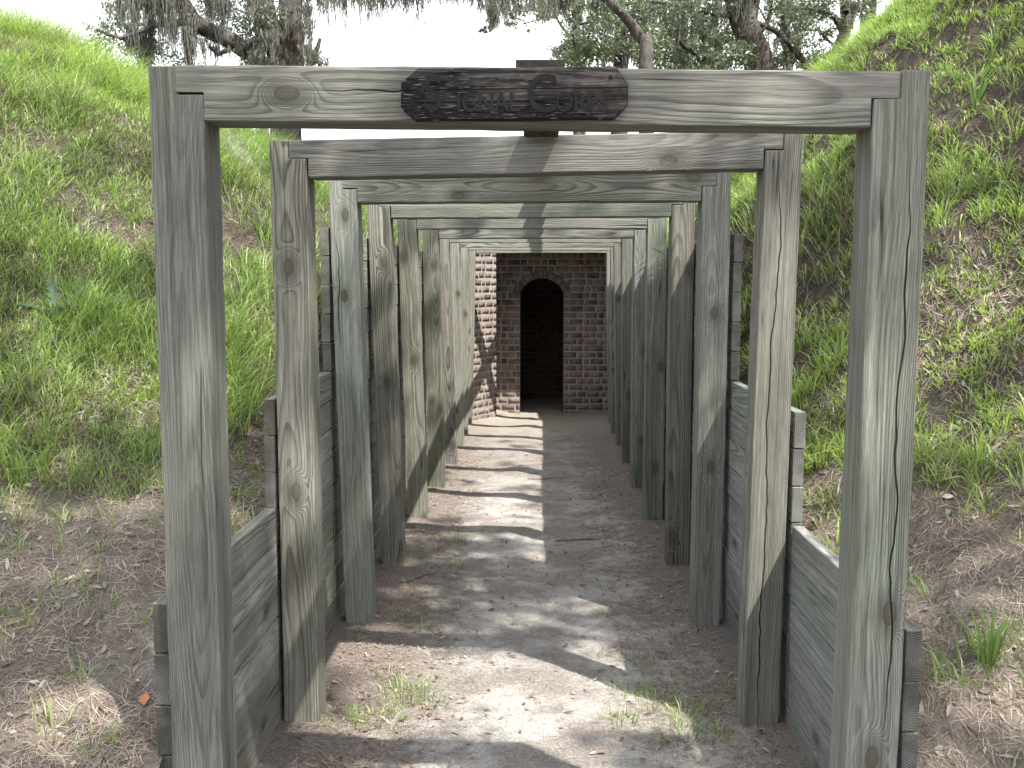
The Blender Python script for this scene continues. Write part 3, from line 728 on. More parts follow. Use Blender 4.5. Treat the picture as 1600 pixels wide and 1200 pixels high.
# tall single weed standing out on the right bank
def weed(x, y, side, n, h, label):
    k = n; a = rng.uniform(0, 6.28, k); zz = float(bankz(np.array(x), np.array(y), side))
    root = np.tile((x, y, zz + EYE - .01), (k, 1)) + rng.normal(0, .006, (k, 3)) * (1, 1, 0)
    V, F, c = blades(root, rng.uniform(.7, 1, k) * h, np.full(k, .012), rng.uniform(.1, .6, k), np.cos(a), np.sin(a), np.tile((.20, .32, .07), (k, 1)) * rng.uniform(.85, 1.15, (k, 1)))
    o = link('weed', fastmesh('weed', V, F, cols=c), GRASS); tag(o, label, 'weed')
weed(2.28, 5.35, 1, 9, .34, 'tall bright green weed with upright blades on the right bank above the patchy grass')
weed(1.38, 2.98, 1, 14, .28, 'big grass clump with broad arching blades beside the nearest right post')

def thistle(x, y, side):
    z0 = float(bankz(np.array(x), np.array(y), side)) + EYE; V = []; F = []
    for (ang, L, up) in ((2.0, .30, .9), (.25, .30, .55), (1.1, .22, 1.1), (3.3, .20, .5), (5.0, .16, .5)):
        d = Vector((math.cos(ang), math.sin(ang) * .5, 0)); sd = Vector((-d.y, d.x, 0)).normalized(); n = 13; b = len(V)
        for i in range(n):
            t = i / (n - 1); c = Vector((x, y, z0)) + d * L * t + Vector((0, 0, L * up * (t - .35 * t * t)))
            wd = (.030 * (1 - t) ** .6 + .004) * (1.5 if i % 2 else .55)
            V += [tuple(c + sd * wd + Vector((0, 0, wd * .5))), tuple(c), tuple(c - sd * wd + Vector((0, 0, wd * .5)))]
        for i in range(n - 1):
            for j in (0, 1): F.append((b + i*3+j, b + i*3+j+1, b + i*3+j+4, b + i*3+j+3))
    o = link('thistle', fastmesh('thistle', V, F, cols=np.tile((.13, .20, .15), (len(V), 1))), GRASS)
    tag(o, 'bluish spiky leaved thistle growing in the left bank grass', 'thistle')
thistle(-2.18, 4.68, -1)
def twig(x, y, a, L, label):
    rr = random.Random(x * 9 + y); pts = []
    for i in range(5):
        t = i / 4 - .5; px = x + math.cos(a) * L * t + rr.uniform(-.01, .01); py = y + math.sin(a) * L * t + rr.uniform(-.01, .01)
        pts.append(Vector((px, py, float(pathz(np.array(px), np.array(py))) + EYE + .006 + rr.uniform(0, .012))))
    V, F = tube(pts, [.004, .0045, .004, .003, .002], 5, .1, x)
    tag(link('twig', fastmesh('twig', V, F), BARK), label, 'twig', 'twigs fallen on the path')
# ------------------------------------------------------------------ litter: needles and fallen leaves
def on_ground(x, y):
    m = (x > wl(y)) & (x < wr(y)); z = np.where(m, pathz(x, y), np.where(x < 0, bankz(x, y, -1), bankz(x, y, 1)))
    e = .02; zx = (np.where(m, pathz(x + e, y), np.where(x < 0, bankz(x + e, y, -1), bankz(x + e, y, 1))) - z) / e
    zy = (np.where(m, pathz(x, y + e), np.where(x < 0, bankz(x, y + e, -1), bankz(x, y + e, 1))) - z) / e
    return z, zx, zy
def litter_points(n):
    x = rng.uniform(-4.2, 4.2, n); y = 2.4 + 8 * rng.random(n) ** 1.6
    u = np.abs(x); d = np.where(u < .9, .25 + .75 * sstep(.25, .6, u + .4 * (fbm(x * 3, y * 3, 301) - .5)), 1.0)
    d = d * (.6 + .4 * sstep(.35, .6, fbm(x * 2.2, y * 2.2, 311)))
    far = np.where((u > 1) & (y > 5.5), .45, 1)
    gap = (np.abs(x - wl(y)) > .08) & (np.abs(x - wr(y)) > .08)
    k = (rng.random(n) < d * far) & gap & (y > 2.5); return x[k], y[k]
x, y = litter_points(250000); n = len(x); z, zx, zy = on_ground(x, y)
a = rng.uniform(0, math.pi, n); L = rng.uniform(.02, .085, n); w = rng.uniform(.0007, .0016, n)
V = np.zeros((n, 3, 2, 3), dtype=np.float32); cur = rng.normal(0, .25, n)
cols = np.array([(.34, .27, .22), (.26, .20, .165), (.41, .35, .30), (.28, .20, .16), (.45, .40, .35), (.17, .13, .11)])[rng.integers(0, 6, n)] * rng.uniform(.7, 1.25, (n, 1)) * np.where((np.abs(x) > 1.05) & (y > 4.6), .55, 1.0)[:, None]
Cc = np.zeros((n, 3, 2, 3), dtype=np.float32)
for i, t in enumerate((-.5, 0, .5)):
    ax = np.cos(a + cur * t * 2); ay = np.sin(a + cur * t * 2); ox = ax * L * t; oy = ay * L * t
    lift = .003 + (.5 - abs(t)) * .012 * rng.random(n) + rng.random(n) * .004
    for s_, sg in enumerate((-1, 1)):
        qx = ox - ay * sg * w * .5; qy = oy + ax * sg * w * .5
        V[:, i, s_, 0] = x + qx; V[:, i, s_, 1] = y + qy; V[:, i, s_, 2] = z + zx * qx + zy * qy + lift + EYE; Cc[:, i, s_] = cols
idx = np.arange(n * 6).reshape(n, 3, 2); F = np.stack([idx[:, :-1, 0], idx[:, :-1, 1], idx[:, 1:, 1], idx[:, 1:, 0]], -1).reshape(-1, 4)
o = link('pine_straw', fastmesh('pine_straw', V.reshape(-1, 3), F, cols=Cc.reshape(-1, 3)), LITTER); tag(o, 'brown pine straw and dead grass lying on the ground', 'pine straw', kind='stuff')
def leaves_at(x, y, z, zx, zy, L, W, cols, flat=.25):
    n = len(x); a = rng.uniform(0, 6.28, n); tx = zx + rng.normal(0, flat, n); ty = zy + rng.normal(0, flat, n)
    prof = [(-.5, 0.04), (-.2, .8), (.15, 1.0), (.5, .04)]
    V = np.zeros((n, 4, 3, 3), dtype=np.float32)
    for i, (t, wd) in enumerate(prof):
        for s_, sg in enumerate((-1, 0, 1)):
            px = t * L; pyy = sg * wd * W * .5
            qx = np.cos(a) * px - np.sin(a) * pyy; qy = np.sin(a) * px + np.cos(a) * pyy
            V[:, i, s_, 0] = x + qx; V[:, i, s_, 1] = y + qy; V[:, i, s_, 2] = z + tx * qx + ty * qy + np.abs(sg) * W * .22 * wd + L * .16 * abs(t) + .006 + EYE
    idx = np.arange(n * 12).reshape(n, 4, 3)
    F = np.concatenate([np.stack([idx[:, :-1, j], idx[:, :-1, j+1], idx[:, 1:, j+1], idx[:, 1:, j]], -1).reshape(-1, 4) for j in (0, 1)])
    return V.reshape(-1, 3), F, np.repeat(cols, 12, axis=0)
x, y = litter_points(14000); n = len(x); z, zx, zy = on_ground(x, y)
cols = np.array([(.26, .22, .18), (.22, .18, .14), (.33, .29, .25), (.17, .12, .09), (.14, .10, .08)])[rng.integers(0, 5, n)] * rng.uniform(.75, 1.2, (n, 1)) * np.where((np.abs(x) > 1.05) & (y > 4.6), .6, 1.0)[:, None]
V, F, c = leaves_at(x, y, z, zx, zy, rng.uniform(.015, .045, n), rng.uniform(.008, .017, n), cols)
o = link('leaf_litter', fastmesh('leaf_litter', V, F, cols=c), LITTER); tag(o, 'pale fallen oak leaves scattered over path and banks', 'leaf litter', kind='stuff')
fx, fy = np.array([-1.12]), np.array([2.82]); z, zx, zy = on_ground(fx, fy)
V, F, c = leaves_at(fx, fy, z, zx, zy, np.array([.045]), np.array([.03]), np.array([(.50, .19, .09)]), .05)
o = link('fallen_leaf', fastmesh('fallen_leaf', V, F, cols=c), LITTER); tag(o, 'single orange fallen leaf on the litter left of the nearest left post', 'leaf')
def rock(x, y, side, sx, sy, sz, label, sink=.4):
    bm = bmesh.new(); bmesh.ops.create_icosphere(bm, subdivisions=4, radius=1)
    z = float(bankz(np.array(x), np.array(y), side)); e = .1
    gx = (float(bankz(np.array(x + e), np.array(y), side)) - z) / e; gy = (float(bankz(np.array(x), np.array(y + e), side)) - z) / e
    for v in bm.verts:
        n_ = 1 + .35 * (float(fbm(v.co.x * 1.7 + 5, v.co.y * 1.7 + v.co.z * 1.3, 7)) - .5) + .12 * (float(fbm(v.co.x * 7, v.co.y * 7 + v.co.z * 5, 17)) - .5)
        c = v.co * n_; qx = c.x * sx; qy = c.y * sy
        v.co = Vector((x + qx, y + qy, z + gx * qx + gy * qy + c.z * sz - sz * sink + EYE))
    me = bpy.data.meshes.new('stone'); bm.to_mesh(me); bm.free()
    for p in me.polygons: p.use_smooth = True
    tag(link('stone', me, STONE), label, 'stone')
m_, nt, out = newmat('pale_stone'); N = NB(nt); P = N.n('ShaderNodeTexCoord').outputs['Object']
nn = N.noise(P, 14.0, 6.0, .7); N.bsdf(out, N.mix(N.map(nn, .3, .7), (.10, .097, .09), (.27, .265, .25)), .95, N.bump(nn, 1, .03), .1); STONE = m_
rock(-2.02, 7.05, -1, .24, .34, .07, 'pale grey stone slab in the left bank grass behind the nearest frame opening', -.35)

# ------------------------------------------------------------------ trees
th_ = math.atan(157 / 1584.); ya_ = math.atan(29 / math.hypot(1584., 157))
_R = Vector((math.cos(ya_), math.sin(ya_), 0)); _F0 = Vector((-math.sin(ya_), math.cos(ya_), 0)); _F = _F0 * math.cos(th_) - Vector((0, 0, math.sin(th_))); _U = _R.cross(_F)
def at(u, v, Y):
    d = _F * 1584 + _R * (u - 800) + _U * (600 - v); d = d * (Y / d.y); return Vector((d.x, d.y, d.z + EYE))
def tube(pts, rad, n=10, rough=.12, sd=0):
    P = [Vector(p) for p in pts]
    # resample with Catmull-Rom
    Q = []; Rr = []
    for i in range(len(P) - 1):
        p0 = P[max(i-1, 0)]; p1 = P[i]; p2 = P[i+1]; p3 = P[min(i+2, len(P)-1)]
        k = max(2, int((p2 - p1).length / max(.25, rad[i] * 1.0)))
        for j in range(k):
            t = j / k; t2 = t * t; t3 = t2 * t
            Q.append(.5 * ((2 * p1) + (-p0 + p2) * t + (2*p0 - 5*p1 + 4*p2 - p3) * t2 + (-p0 + 3*p1 - 3*p2 + p3) * t3)); Rr.append(rad[i] * (1 - t) + rad[i+1] * t)
    Q.append(P[-1]); Rr.append(rad[-1]); V = []; F = []
    rr = random.Random(sd)
    side = Vector((1, 0, 0))
    for i, q in enumerate(Q):
        d = (Q[min(i+1, len(Q)-1)] - Q[max(i-1, 0)]).normalized()
        a = (side - d * side.dot(d)); a = a.normalized() if a.length > .01 else d.orthogonal().normalized(); b = d.cross(a); side = a
        for k in range(n):
            t = 2 * math.pi * k / n; rr_ = Rr[i] * (1 + rough * (1.6 * math.sin(3 * t + sd + i * .31) * .5 + rr.uniform(-.6, .6)))
            V.append(tuple(q + (a * math.cos(t) + b * math.sin(t)) * rr_))
    for i in range(len(Q) - 1):
        for k in range(n): F.append((i*n+k, i*n+(k+1) % n, (i+1)*n+(k+1) % n, (i+1)*n+k))
    return np.array(V, dtype=np.float32), np.array(F, dtype=np.int32)
def branches(lst, name, parent):
    Vs, Fs = [], []; n = 0
    for i, (pts, rad) in enumerate(lst):
        V, F = tube(pts, rad, 12 if rad[0] > .12 else 6, .12, i * 1.3); Vs.append(V); Fs.append(F + n); n += len(V)
    return link(name, fastmesh(name, np.concatenate(Vs), np.concatenate(Fs), smooth=True), BARK, parent)
def leafmesh(name, clusters, size, mat, parent, base=(.10, .15, .055), jit=.35):
    """clusters: (centre, radius vector, count)"""
    pos = []
    for c, r, k in clusters:
        d = rng.normal(0, 1, (k, 3)); d /= np.linalg.norm(d, axis=1)[:, None]; d *= rng.random((k, 1)) ** (1/2.2)
        # sub-clumps: leaves gather on twigs
        tw = rng.normal(0, .55, (max(3, k // 14), 3)); ti = rng.integers(0, len(tw), k)
        q = tw[ti] * .8 + rng.normal(0, .16, (k, 3)); pos.append(np.array(c) + q * np.array(r))
    P = np.concatenate(pos).astype(np.float32); n = len(P)
    a = rng.normal(0, 1, (n, 3)); a /= np.linalg.norm(a, axis=1)[:, None]; b = rng.normal(0, 1, (n, 3)); b -= a * (a * b).sum(1)[:, None]; b /= np.linalg.norm(b, axis=1)[:, None]
    s = size * rng.uniform(.6, 1.3, (n, 1))
    V = np.stack([P - a * s, P + b * s * .42, P + a * s, P - b * s * .42], 1).reshape(-1, 3)
    F = np.arange(n * 4).reshape(n, 4)
    c = np.array(base) * rng.uniform(1 - jit, 1 + jit, (n, 1)) * np.array([1, 1, 1]) + rng.uniform(0, .03, (n, 1)) * np.array([1, .6, 0])
    return link(name, fastmesh(name, V, F, cols=np.repeat(c, 4, axis=0)), mat, parent)
def mossmesh(name, spots, parent, w0=.012, base=(.21, .205, .19)):
    """spots: (top point, length, spread, strands)"""
    P0 = []; L = []; SP = []
    for c, l, sp__, k in spots:
        for _ in range(k):
            P0.append((c[0] + rng.normal(0, sp__), c[1] + rng.normal(0, sp__), c[2] + rng.normal(0, sp__ * .25))); L.append(l * rng.uniform(.25, 1) ** 1.1); SP.append((c[0], c[1]))
    P0 = np.array(P0); L = np.array(L); SP = np.array(SP); n = len(L); lv = 7
    V = np.zeros((n, lv, 2, 3), dtype=np.float32); ang = rng.uniform(0, math.pi, n); ph = rng.uniform(0, 6, n)
    for i in range(lv):
        t = i / (lv - 1); pull = .55 * t
        cx = P0[:, 0] * (1 - pull) + SP[:, 0] * pull + .035 * np.sin(ph + t * 7) * (t + .2); cy = P0[:, 1] * (1 - pull) + SP[:, 1] * pull + .03 * np.cos(ph * 2 + t * 6)
        ww = w0 * (1.15 - t) * (1 + .5 * np.sin(ph * 3 + t * 15))
        for s_, sg in enumerate((-1, 1)):
            V[:, i, s_, 0] = cx + sg * np.cos(ang) * ww; V[:, i, s_, 1] = cy + sg * np.sin(ang) * ww; V[:, i, s_, 2] = P0[:, 2] - L * t
    idx = np.arange(n * lv * 2).reshape(n, lv, 2); F = np.stack([idx[:, :-1, 0], idx[:, :-1, 1], idx[:, 1:, 1], idx[:, 1:, 0]], -1).reshape(-1, 4)
    c = np.array(base) * rng.uniform(.55, 1.2, (n, 1)); 
    return link(name, fastmesh(name, V.reshape(-1, 3), F, cols=np.repeat(c, lv * 2, axis=0)), MOSSM, parent)

twig(.13, 9.0, .25, .34, 'short dark twig lying in the middle of the path, farthest of the three twigs')
twig(.33, 6.75, .1, .30, 'thin twig lying on the right part of the path in front of the fourth frame')
twig(-.66, 5.75, 1.0, .28, 'thin twig leaning against the dirt at the foot of the left plank wall')
# --- left live oak with long limb, moss and foliage
def left_oak():
    Y = 20.; b = at(447, 205, Y); root = empty('oak_tree', (b.x, Y, -.2))
    tag(root, 'mossy live oak with a thick trunk and a low crooked limb, behind the left bank', 'tree', 'live oaks behind the banks')
    g0 = Vector((b.x - .05, Y, -.2))
    f1 = at(452, 45, Y)
    br = [([g0, at(447, 215, Y), at(449, 140, Y), at(450, 75, Y)], [.46, .30, .31, .30]),
          ([at(443, 120, Y), at(425, 55, Y), at(408, 0, Y), at(395, -90, Y), at(370, -220, Y)], [.20, .21, .20, .17, .1]),
          ([at(455, 110, Y), at(458, 50, Y), at(455, 0, Y), at(475, -90, Y), at(520, -230, Y)], [.24, .24, .22, .18, .1]),
          ([at(440, 130, Y - .2), at(400, 92, Y - .4), at(368, 68, Y - .6), at(330, 50, Y - .8), at(300, 32, Y - .9), at(280, -5, Y - 1), at(240, -60, Y - 1)], [.20, .17, .15, .15, .15, .13, .08]),
          ([at(368, 68, Y - .6), at(340, 85, Y - .9), at(320, 60, Y - 1.2)], [.05, .04, .02]),
          ([at(300, 35, Y - .9), at(240, 40, Y - 1.2), at(190, 60, Y - 1.3), at(150, 45, Y - 1.4)], [.07, .05, .04, .02]),
          ([at(455, 150, Y), at(490, 90, Y), at(500, 60, Y)], [.10, .06, .03]),
          ([at(470, -60, Y), at(560, -60, Y - .5), at(640, -30, Y - .8), at(720, -40, Y - 1), at(840, -30, Y - 1)], [.12, .10, .08, .07, .03])]
    branches(br, 'trunk', root)
    cl = []
    for (u, v, r, k) in ((160, 60, 26, 330), (190, 30, 30, 380), (215, 95, 26, 350), (150, 105, 16, 130), (235, 60, 34, 420), (195, 125, 26, 330), (245, 120, 22, 240), (280, 95, 22, 170), (300, 55, 28, 160), (240, 10, 36, 420), (330, 10, 40, 300), (360, 25, 30, 260),
                         (385, 45, 28, 260), (405, 30, 30, 260), (430, 20, 26, 200), (395, 95, 16, 90), (380, 108, 14, 70), (490, 96, 12, 90), (475, 92, 12, 90), (505, 100, 8, 40), (300, -60, 90, 900), (420, -80, 90, 900), (540, -60, 60, 500), (200, -70, 80, 800), (620, -55, 50, 300)):
        c = at(u, v, Y - .5 + rng.uniform(-.6, .6)); r_ = r / 1584 * Y; cl.append((tuple(c), (r_, r_ * 1.4, r_), int(k * .9)))
    leafmesh('crown', [(c_, r_, int(k_ * 2.0)) for c_, r_, k_ in cl], .038, LEAF, root, (.085, .12, .08))
    ms = []
    def m(u, v, ln, spd, k): ms.append((tuple(at(u, v, Y - .9 + rng.uniform(-.5, .5))), ln / 1584 * Y, spd / 1584 * Y, k))
    for u, v, ln, k in ((190, -10, 60, 50), (210, -10, 85, 50), (232, -10, 110, 80), (250, -20, 110, 80), (265, -25, 105, 80), (280, -20, 80, 60), (205, 40, 60, 40), (218, 50, 80, 40), (225, 60, 65, 50), (200, 60, 40, 40),
                        (300, 30, 70, 60), (292, 45, 95, 50), (298, 60, 60, 30), (270, 30, 50, 50), (335, 48, 40, 40), (328, -10, 60, 60), (345, -20, 85, 60), (352, 0, 60, 40), (390, -10, 40, 40), (398, -5, 55, 30),
                        (315, 60, 50, 16), (330, 72, 35, 10), (337, 72, 45, 14), (350, 70, 30, 8), (360, 75, 25, 8), (240, 60, 45, 12), (252, 70, 40, 8), (395, 60, 45, 50), (402, 80, 30, 40), (410, 50, 40, 30), (385, 90, 30, 30), (375, 65, 30, 30),
                        (440, 10, 50, 20), (478, 10, 80, 26), (480, 30, 70, 24), (425, 50, 50, 14), (425, 90, 28, 30), (480, 70, 40, 40), (492, 80, 26, 40), (505, 90, 20, 20), (172, 5, 30, 14)):
        m(u, v, ln, 5.5, int(k * 1.5))
    for u in range(470, 870, 7):
        base = 14 + 26 * abs(math.sin(u * .045)) * (1 if u < 640 else .8)
        if 655 < u < 745: base *= .35
        m(u, -16, base + rng.uniform(10, 30), 3.5, 24)
    for u, ln in ((482, 50), (500, 62), (538, 78), (563, 78), (585, 52), (620, 40), (660, 68), (715, 38), (770, 45), (783, 48), (792, 40)): m(u, -14, ln, 1.6, 9)
    mossmesh('moss', ms, root, .011)
left_oak()
# slim pale trunk farther back on the left
def plain_tree(label, Y, trunk, twigs, leaves, moss, size=.07, base=(.10, .135, .08), group='live oaks behind the banks'):
    b = at(*trunk[0][0][0], Y); root = empty('oak_tree', (b.x, Y, -.2)); tag(root, label, 'tree', group)
    br = []
    for pts, rad in trunk + twigs: br.append(([at(u, v, Y + (i % 2) * .3) for i, (u, v) in enumerate(pts)], rad))
    leaves = [(a_, b_, c_ * 1.1, int(d_ * 1.9)) for a_, b_, c_, d_ in leaves]; moss = [(a_, b_, c_, d_, int(e_ * 1.8)) for a_, b_, c_, d_, e_ in (moss or [])]
    br[0][0].insert(0, Vector((b.x, Y, -.2))); br[0] = (br[0][0], [br[0][1][0] * 1.2] + br[0][1])
    branches(br, 'trunk', root)
    if leaves: leafmesh('crown', [(tuple(at(u, v, Y + rng.uniform(-1.5, 1.5))), (r / 1584 * Y, r / 1584 * Y * 1.5, r / 1584 * Y * .8), k) for u, v, r, k in leaves], size, LEAF, root, base)
    if moss: mossmesh('moss', [(tuple(at(u, v, Y + rng.uniform(-.5, .5))), ln / 1584 * Y, sp__ / 1584 * Y, k) for u, v, ln, sp__, k in moss], root, .016)
plain_tree('slim pale tree trunk just left of the thick mossy oak, seen under the nearest beam', 27., [([(412, 240), (411, 200), (408, 100), (404, 30), (400, -60)], [.16, .14, .14, .12, .08])], [([(408, 60), (420, 20), (440, -40)], [.06, .05, .03])], [(400, -60, 50, 500), (430, -90, 50, 400)], None)
plain_tree('big leaning dark oak trunk seen just above the right half of the nearest beam', 33.,
    [([(1205, 200), (1187, 105), (1172, 60), (1158, 15), (1148, -30), (1135, -120)], [.55, .46, .42, .42, .40, .2])],
    [([(1172, 55), (1176, 10), (1195, -60)], [.2, .2, .12]), ([(1180, 35), (1215, 50), (1235, 70), (1262, 105), (1268, 120)], [.09, .09, .11, .12, .14]), ([(1238, 72), (1226, 40), (1222, 10), (1224, -30)], [.10, .09, .07, .05]),
     ([(1190, 50), (1202, 25), (1207, -20)], [.07, .06, .04]), ([(1195, 15), (1235, 14), (1270, 14), (1300, 22)], [.05, .05, .04, .04]), ([(1142, 25), (1118, 24), (1095, 17)], [.06, .05, .03])],
    [(1150, 85, 26, 420), (1130, 75, 26, 380), (1120, 95, 24, 320), (1215, 95, 22, 160), (1240, 30, 26, 200), (1215, 5, 26, 200), (1260, 70, 22, 170), (1120, 10, 34, 280), (1150, -40, 60, 600), (1250, -30, 60, 600), (1090, 40, 30, 220), (1225, 80, 14, 80)],
    [(1165, -5, 50, 5, 60), (1170, 30, 40, 4, 40), (1176, 45, 45, 3, 30), (1150, 5, 30, 4, 30), (1230, 5, 22, 10, 50), (1260, 10, 20, 10, 50), (1212, 60, 40, 3, 14), (1245, 60, 30, 6, 30)])
plain_tree('curved grey oak trunk left of the big leaning trunk above the nearest beam', 36.,
    [([(1112, 160), (1112, 105), (1105, 60), (1090, 28), (1068, 2), (1050, -20)], [.34, .32, .26, .22, .20, .14])],
    [([(1110, 110), (1085, 85), (1060, 65), (1035, 40)], [.12, .09, .07, .05]), ([(1085, 25), (1090, 0), (1100, -50)], [.12, .10, .06])],
    [(1060, 90, 26, 260), (1040, 60, 30, 300), (1100, 60, 26, 200), (1075, 95, 26, 280), (1040, 20, 40, 300), (1060, -30, 60, 500), (1020, 90, 26, 280)],
    [(1068, 5, 60, 5, 50), (1085, 20, 50, 4, 40), (1040, 10, 45, 6, 50), (1020, 5, 40, 6, 50), (1100, 60, 40, 4, 30), (1058, 5, 90, 5, 60)])
plain_tree('straight moss covered oak trunk behind the curved grey one', 40.,
    [([(1066, 160), (1066, 105), (1063, 60), (1062, 10), (1060, -60)], [.32, .30, .28, .30, .18])], [([(1064, 60), (1045, 30), (1010, 10)], [.1, .08, .05])],
    [(1075, 70, 20, 160), (1050, 40, 30, 260), (1085, 55, 24, 180), (1010, 40, 34, 260)], [(1062, 15, 60, 4, 60), (1066, 40, 60, 4, 60), (1058, 60, 50, 4, 50), (1020, 0, 60, 10, 60)])
plain_tree('shaggy moss hung oak trunk standing above the right end of the sign board', 34.,
    [([(968, 150), (970, 105), (973, 75), (983, 45), (990, 20), (1000, -20)], [.26, .24, .18, .12, .09, .06])],
    [([(972, 80), (990, 55), (1010, 38)], [.08, .06, .04]), ([(905, 100), (895, 60), (900, 40), (925, 34), (932, 10)], [.03, .05, .05, .05, .03]), ([(985, 40), (950, 20), (920, -10)], [.06, .05, .04]), ([(960, 10), (1010, 2), (1050, 8)], [.06, .05, .04])],
    [(905, 88, 28, 300), (930, 85, 30, 320), (890, 95, 20, 160), (950, 70, 26, 240), (925, 60, 30, 240), (900, 62, 22, 120), (960, 30, 36, 280), (1000, 88, 18, 160), (1025, 80, 26, 240), (990, 5, 40, 300), (930, 8, 34, 260), (890, 22, 28, 180), (865, 5, 26, 160), (950, -40, 80, 700), (1015, 60, 28, 200), (875, 75, 12, 50)],
    [(963, 62, 44, 5, 70), (975, 58, 48, 5, 80), (984, 40, 62, 4, 70), (968, 30, 40, 6, 50), (930, -5, 55, 7, 60), (900, -5, 45, 7, 60), (1000, 0, 60, 8, 70), (950, -5, 70, 8, 80), (1008, 20, 50, 5, 50), (880, -8, 36, 8, 50), (855, -8, 40, 6, 40), (845, -8, 46, 4, 30)], base=(.11, .145, .085))
plain_tree('moss draped oak limb with thin twigs reaching in over the sign board', 30.,
    [([(1010, 110), (1000, 60), (960, 10), (900, -30), (830, -20), (790, -10)], [.2, .16, .12, .09, .06, .03])],
    [([(790, -12), (800, 25), (818, 32), (824, 45)], [.03, .025, .02, .01]), ([(818, 37), (845, 30), (860, 22)], [.02, .015, .01])],
    [(765, 35, 10, 60), (757, 48, 8, 40), (800, 35, 12, 60), (812, 15, 16, 90), (770, 10, 18, 120), (830, 5, 20, 130), (850, 20, 16, 70), (820, -30, 50, 400), (900, -40, 60, 500)],
    [(770, -5, 50, 5, 70), (776, 0, 52, 4, 60), (788, -5, 45, 4, 40), (768, 10, 40, 5, 40), (848, -5, 48, 3, 50), (832, 5, 16, 4, 20), (870, -5, 30, 7, 60), (884, -5, 36, 6, 50), (826, 46, 10, 1.4, 8)], size=.06)
plain_tree('dark oak trunk with an arching branch, just left of the right bank crest', 34.,
    [([(1300, 130), (1305, 85), (1318, 55), (1322, 25), (1316, -20)], [.20, .17, .18, .18, .14])],
    [([(1318, 50), (1305, 28), (1282, 18), (1255, 14)], [.14, .11, .09, .05]), ([(1310, 75), (1290, 60), (1275, 40)], [.05, .04, .02]), ([(1322, 20), (1326, 5), (1335, -30)], [.1, .09, .05])],
    [(1290, 55, 20, 120), (1285, 90, 16, 120), (1270, 10, 30, 240), (1300, 0, 30, 240), (1340, 15, 18, 120), (1240, 95, 20, 140), (1255, 50, 18, 90), (1300, -50, 60, 500), (1340, -40, 40, 300)], [(1285, 18, 18, 8, 40), (1265, 12, 24, 8, 40), (1335, 5, 40, 4, 30), (1330, 30, 40, 3, 20)])
plain_tree('straight dark oak trunk half hidden by the crest of the right bank', 36.,
    [([(1350, 130), (1354, 60), (1358, 20), (1362, -40)], [.26, .24, .26, .2])], [], [(1345, 10, 22, 120), (1375, -30, 40, 300)], [(1350, 5, 30, 4, 30)])
# farther foliage wall of the wood behind the right-hand oaks, haze painted as paler leaves
for (u0, Y, lab) in ((905, 52., 'hazy green oak far back in the wood, behind the sign board'), (1010, 56., 'hazy green oak far back, between the shaggy trunk and the curved trunk'), (1120, 54., 'dark green oak far back, left of the big leaning trunk'), (1230, 58., 'thin hazy oak far back, right of the big leaning trunk')):
    plain_tree(lab, Y, [([(u0, 130), (u0 + 4, 90), (u0 - 6, 50), (u0 + 3, 0), (u0, -50)], [.3, .28, .22, .2, .1])], [([(u0, 60), (u0 + 25, 30), (u0 + 40, -10)], [.1, .08, .04]), ([(u0, 70), (u0 - 25, 45), (u0 - 45, 10)], [.1, .07, .04])],
        [(u0 + rng.uniform(-55, 55), rng.uniform(60, 118), rng.uniform(14, 26), 150) for _ in range(9)] + [(u0 + rng.uniform(-55, 55), rng.uniform(-50, 70), rng.uniform(16, 30), 110) for _ in range(9)],
        [(u0 + rng.uniform(-40, 40), rng.uniform(-10, 40), 40, 5, 20) for _ in range(6)], size=.11, base=(.13, .165, .11))

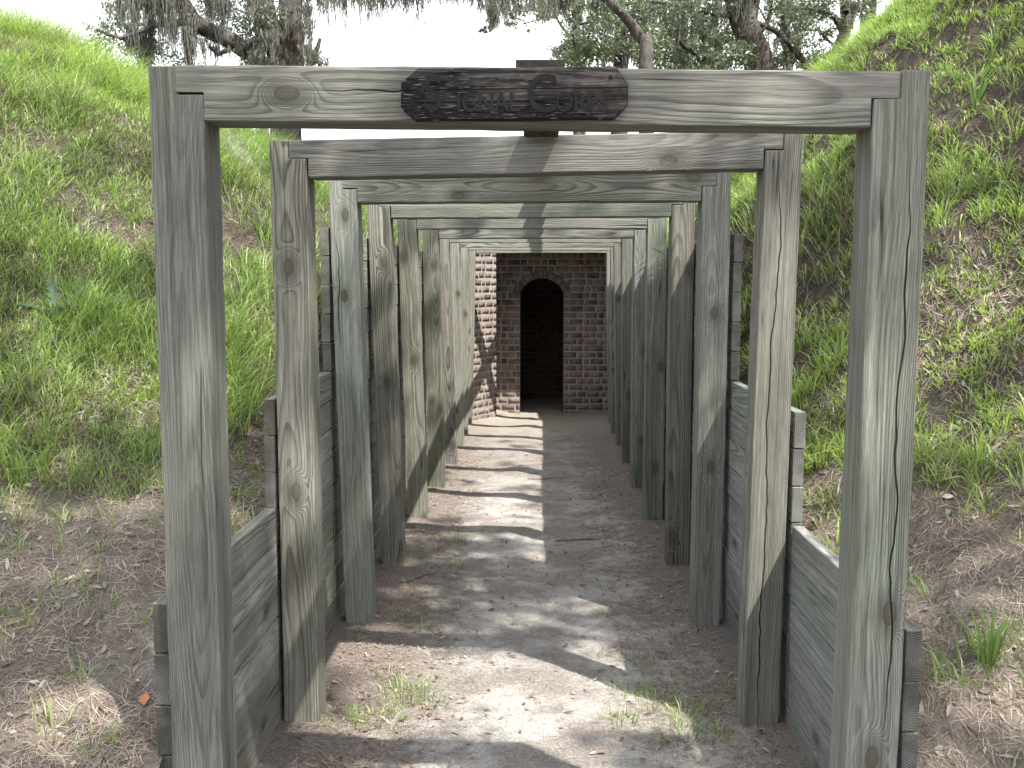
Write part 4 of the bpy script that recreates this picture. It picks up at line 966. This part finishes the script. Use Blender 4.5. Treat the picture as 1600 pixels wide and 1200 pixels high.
# --- shade tree: live oak standing behind and to the right of the camera, its crown throws the dappled shade
def shade_oak():
    root = empty('oak_tree', (7.5, -5.5, -.2)); tag(root, 'large live oak behind the camera shading the passage', 'tree', 'live oaks behind the banks')
    ctr = Vector((7.5, -5.5, 4.5))
    br = [([Vector((7.5, -5.5, -.3)), Vector((7.4, -5.4, 2.5)), ctr, Vector((7.0, -4.8, 7.5)), Vector((6.2, -3.5, 9.8))], [.7, .55, .5, .3, .15]),
          ([ctr, Vector((6, -3.5, 7.5)), Vector((4.4, -1.5, 9.0)), Vector((2.6, -.6, 9.6))], [.3, .2, .12, .05]),
          ([ctr, Vector((7.4, -3, 8)), Vector((6.6, .2, 9.5)), Vector((5.6, 1.6, 9.9)), Vector((4.9, 1.8, 10))], [.3, .2, .12, .06, .03])]
    branches(br, 'trunk', root)
    cl = []; rr = random.Random(9)
    def dens(X, Y):
        d = 0.
        if -2.6 < Y < -.25 and .6 < X < 6.2: d = .95
        if .75 < Y < 2.35 and 2.6 < X < 5.3: d = .97
        if -.3 <= Y <= .75 and (X < 3.45 or X > 4.75) and .8 < X < 5.8: d = .93
        if d == 0 and 2.3 <= Y < 7.2 and 2.8 < X < 6.2: d = .38 if Y < 5.5 else .12
        if d == 0 and -1 < Y < 6 and -2.2 < X < 2.9: d = .85 if float(vnoise(X * .75 + 3, Y * .75, 404)) > .62 else .07
        if d == 0 and -1.5 < Y < 5.5 and 5.3 <= X < 9: d = .85 if float(vnoise(X * .9 + 3, Y * .9, 414)) > .80 else .10
        if ((X - 4.45) / .85) ** 2 + ((Y - .05) / .55) ** 2 < 1: d = .06
        if (X - 4.75) ** 2 + (Y - 1.35) ** 2 < .05: d = .05
        return d
    X = -2.2
    while X < 9:
        Y = -2.6
        while Y < 7.2:
            if rr.random() < dens(X, Y):
                t = rr.uniform(-1.6, 1.2); c = (X + .45 * t + rr.uniform(-.1, .1), Y - .43 * t + rr.uniform(-.1, .1), 8 + t + EYE)
                r = rr.uniform(.24, .42); cl.append((c, (r, r, r * .8), 280 if (.7 < Y < 2.4 and 2.6 < X < 5.3) else 170 if Y < .6 else 75))
            Y += .38
        X += .38
    leafmesh('crown', cl, .062, LEAF, root, (.06, .10, .03))
shade_oak()

# ------------------------------------------------------------------ light, sky, camera
sun = bpy.data.lights.new('sun', 'SUN'); sun.energy = 5.0; sun.angle = R(.55); sun.color = (1, .95, .86)
so = bpy.data.objects.new('sun', sun); C.objects.link(so); so.rotation_euler = (-SUN).to_track_quat('-Z', 'Y').to_euler()
w = bpy.data.worlds.new('World'); S.world = w; w.use_nodes = True; nt = w.node_tree; nt.nodes.clear(); N = NB(nt)
out = N.n('ShaderNodeOutputWorld'); bg = N.n('ShaderNodeBackground'); sky = N.n('ShaderNodeTexSky', sky_type='NISHITA')
sky.sun_disc = False; sky.sun_elevation = math.asin(SUN.z); sky.sun_rotation = math.atan2(SUN.x, SUN.y); sky.dust_density = 2.0; sky.air_density = 1.0
gen = N.n('ShaderNodeTexCoord').outputs['Generated']
gx, gy, gz = N.sep(gen)
cv = N.comb(gx, gy, N.m('MULTIPLY', gz, 2.5))
cn = N.noise(cv, 2.2, 6.0, .55)
cf = N.map(cn, .36, .60, .55, 1.0, True)
skyc = N.mix(cf, sky.outputs[0], (6.6, 6.8, 7.0))
nt.links.new(skyc, bg.inputs[0]); bg.inputs[1].default_value = .15; nt.links.new(bg.outputs[0], out.inputs[0])

cam = bpy.data.cameras.new('camera'); cam.sensor_width = 36; cam.lens = 36 * 1584 / 1600; cam.clip_end = 3000; cam.clip_start = .05
co = bpy.data.objects.new('camera', cam); C.objects.link(co)
M = Matrix((( _R.x, _U.x, -_F.x, 0), (_R.y, _U.y, -_F.y, 0), (_R.z, _U.z, -_F.z, EYE), (0, 0, 0, 1)))
co.matrix_world = M; S.camera = co
S.view_settings.view_transform = 'Standard'; S.view_settings.look = 'None'; S.view_settings.exposure = 1.18; S.view_settings.gamma = 1
S.cycles.max_bounces = 4; S.cycles.diffuse_bounces = 3; S.cycles.glossy_bounces = 1; S.cycles.transmission_bounces = 2; S.cycles.transparent_max_bounces = 8
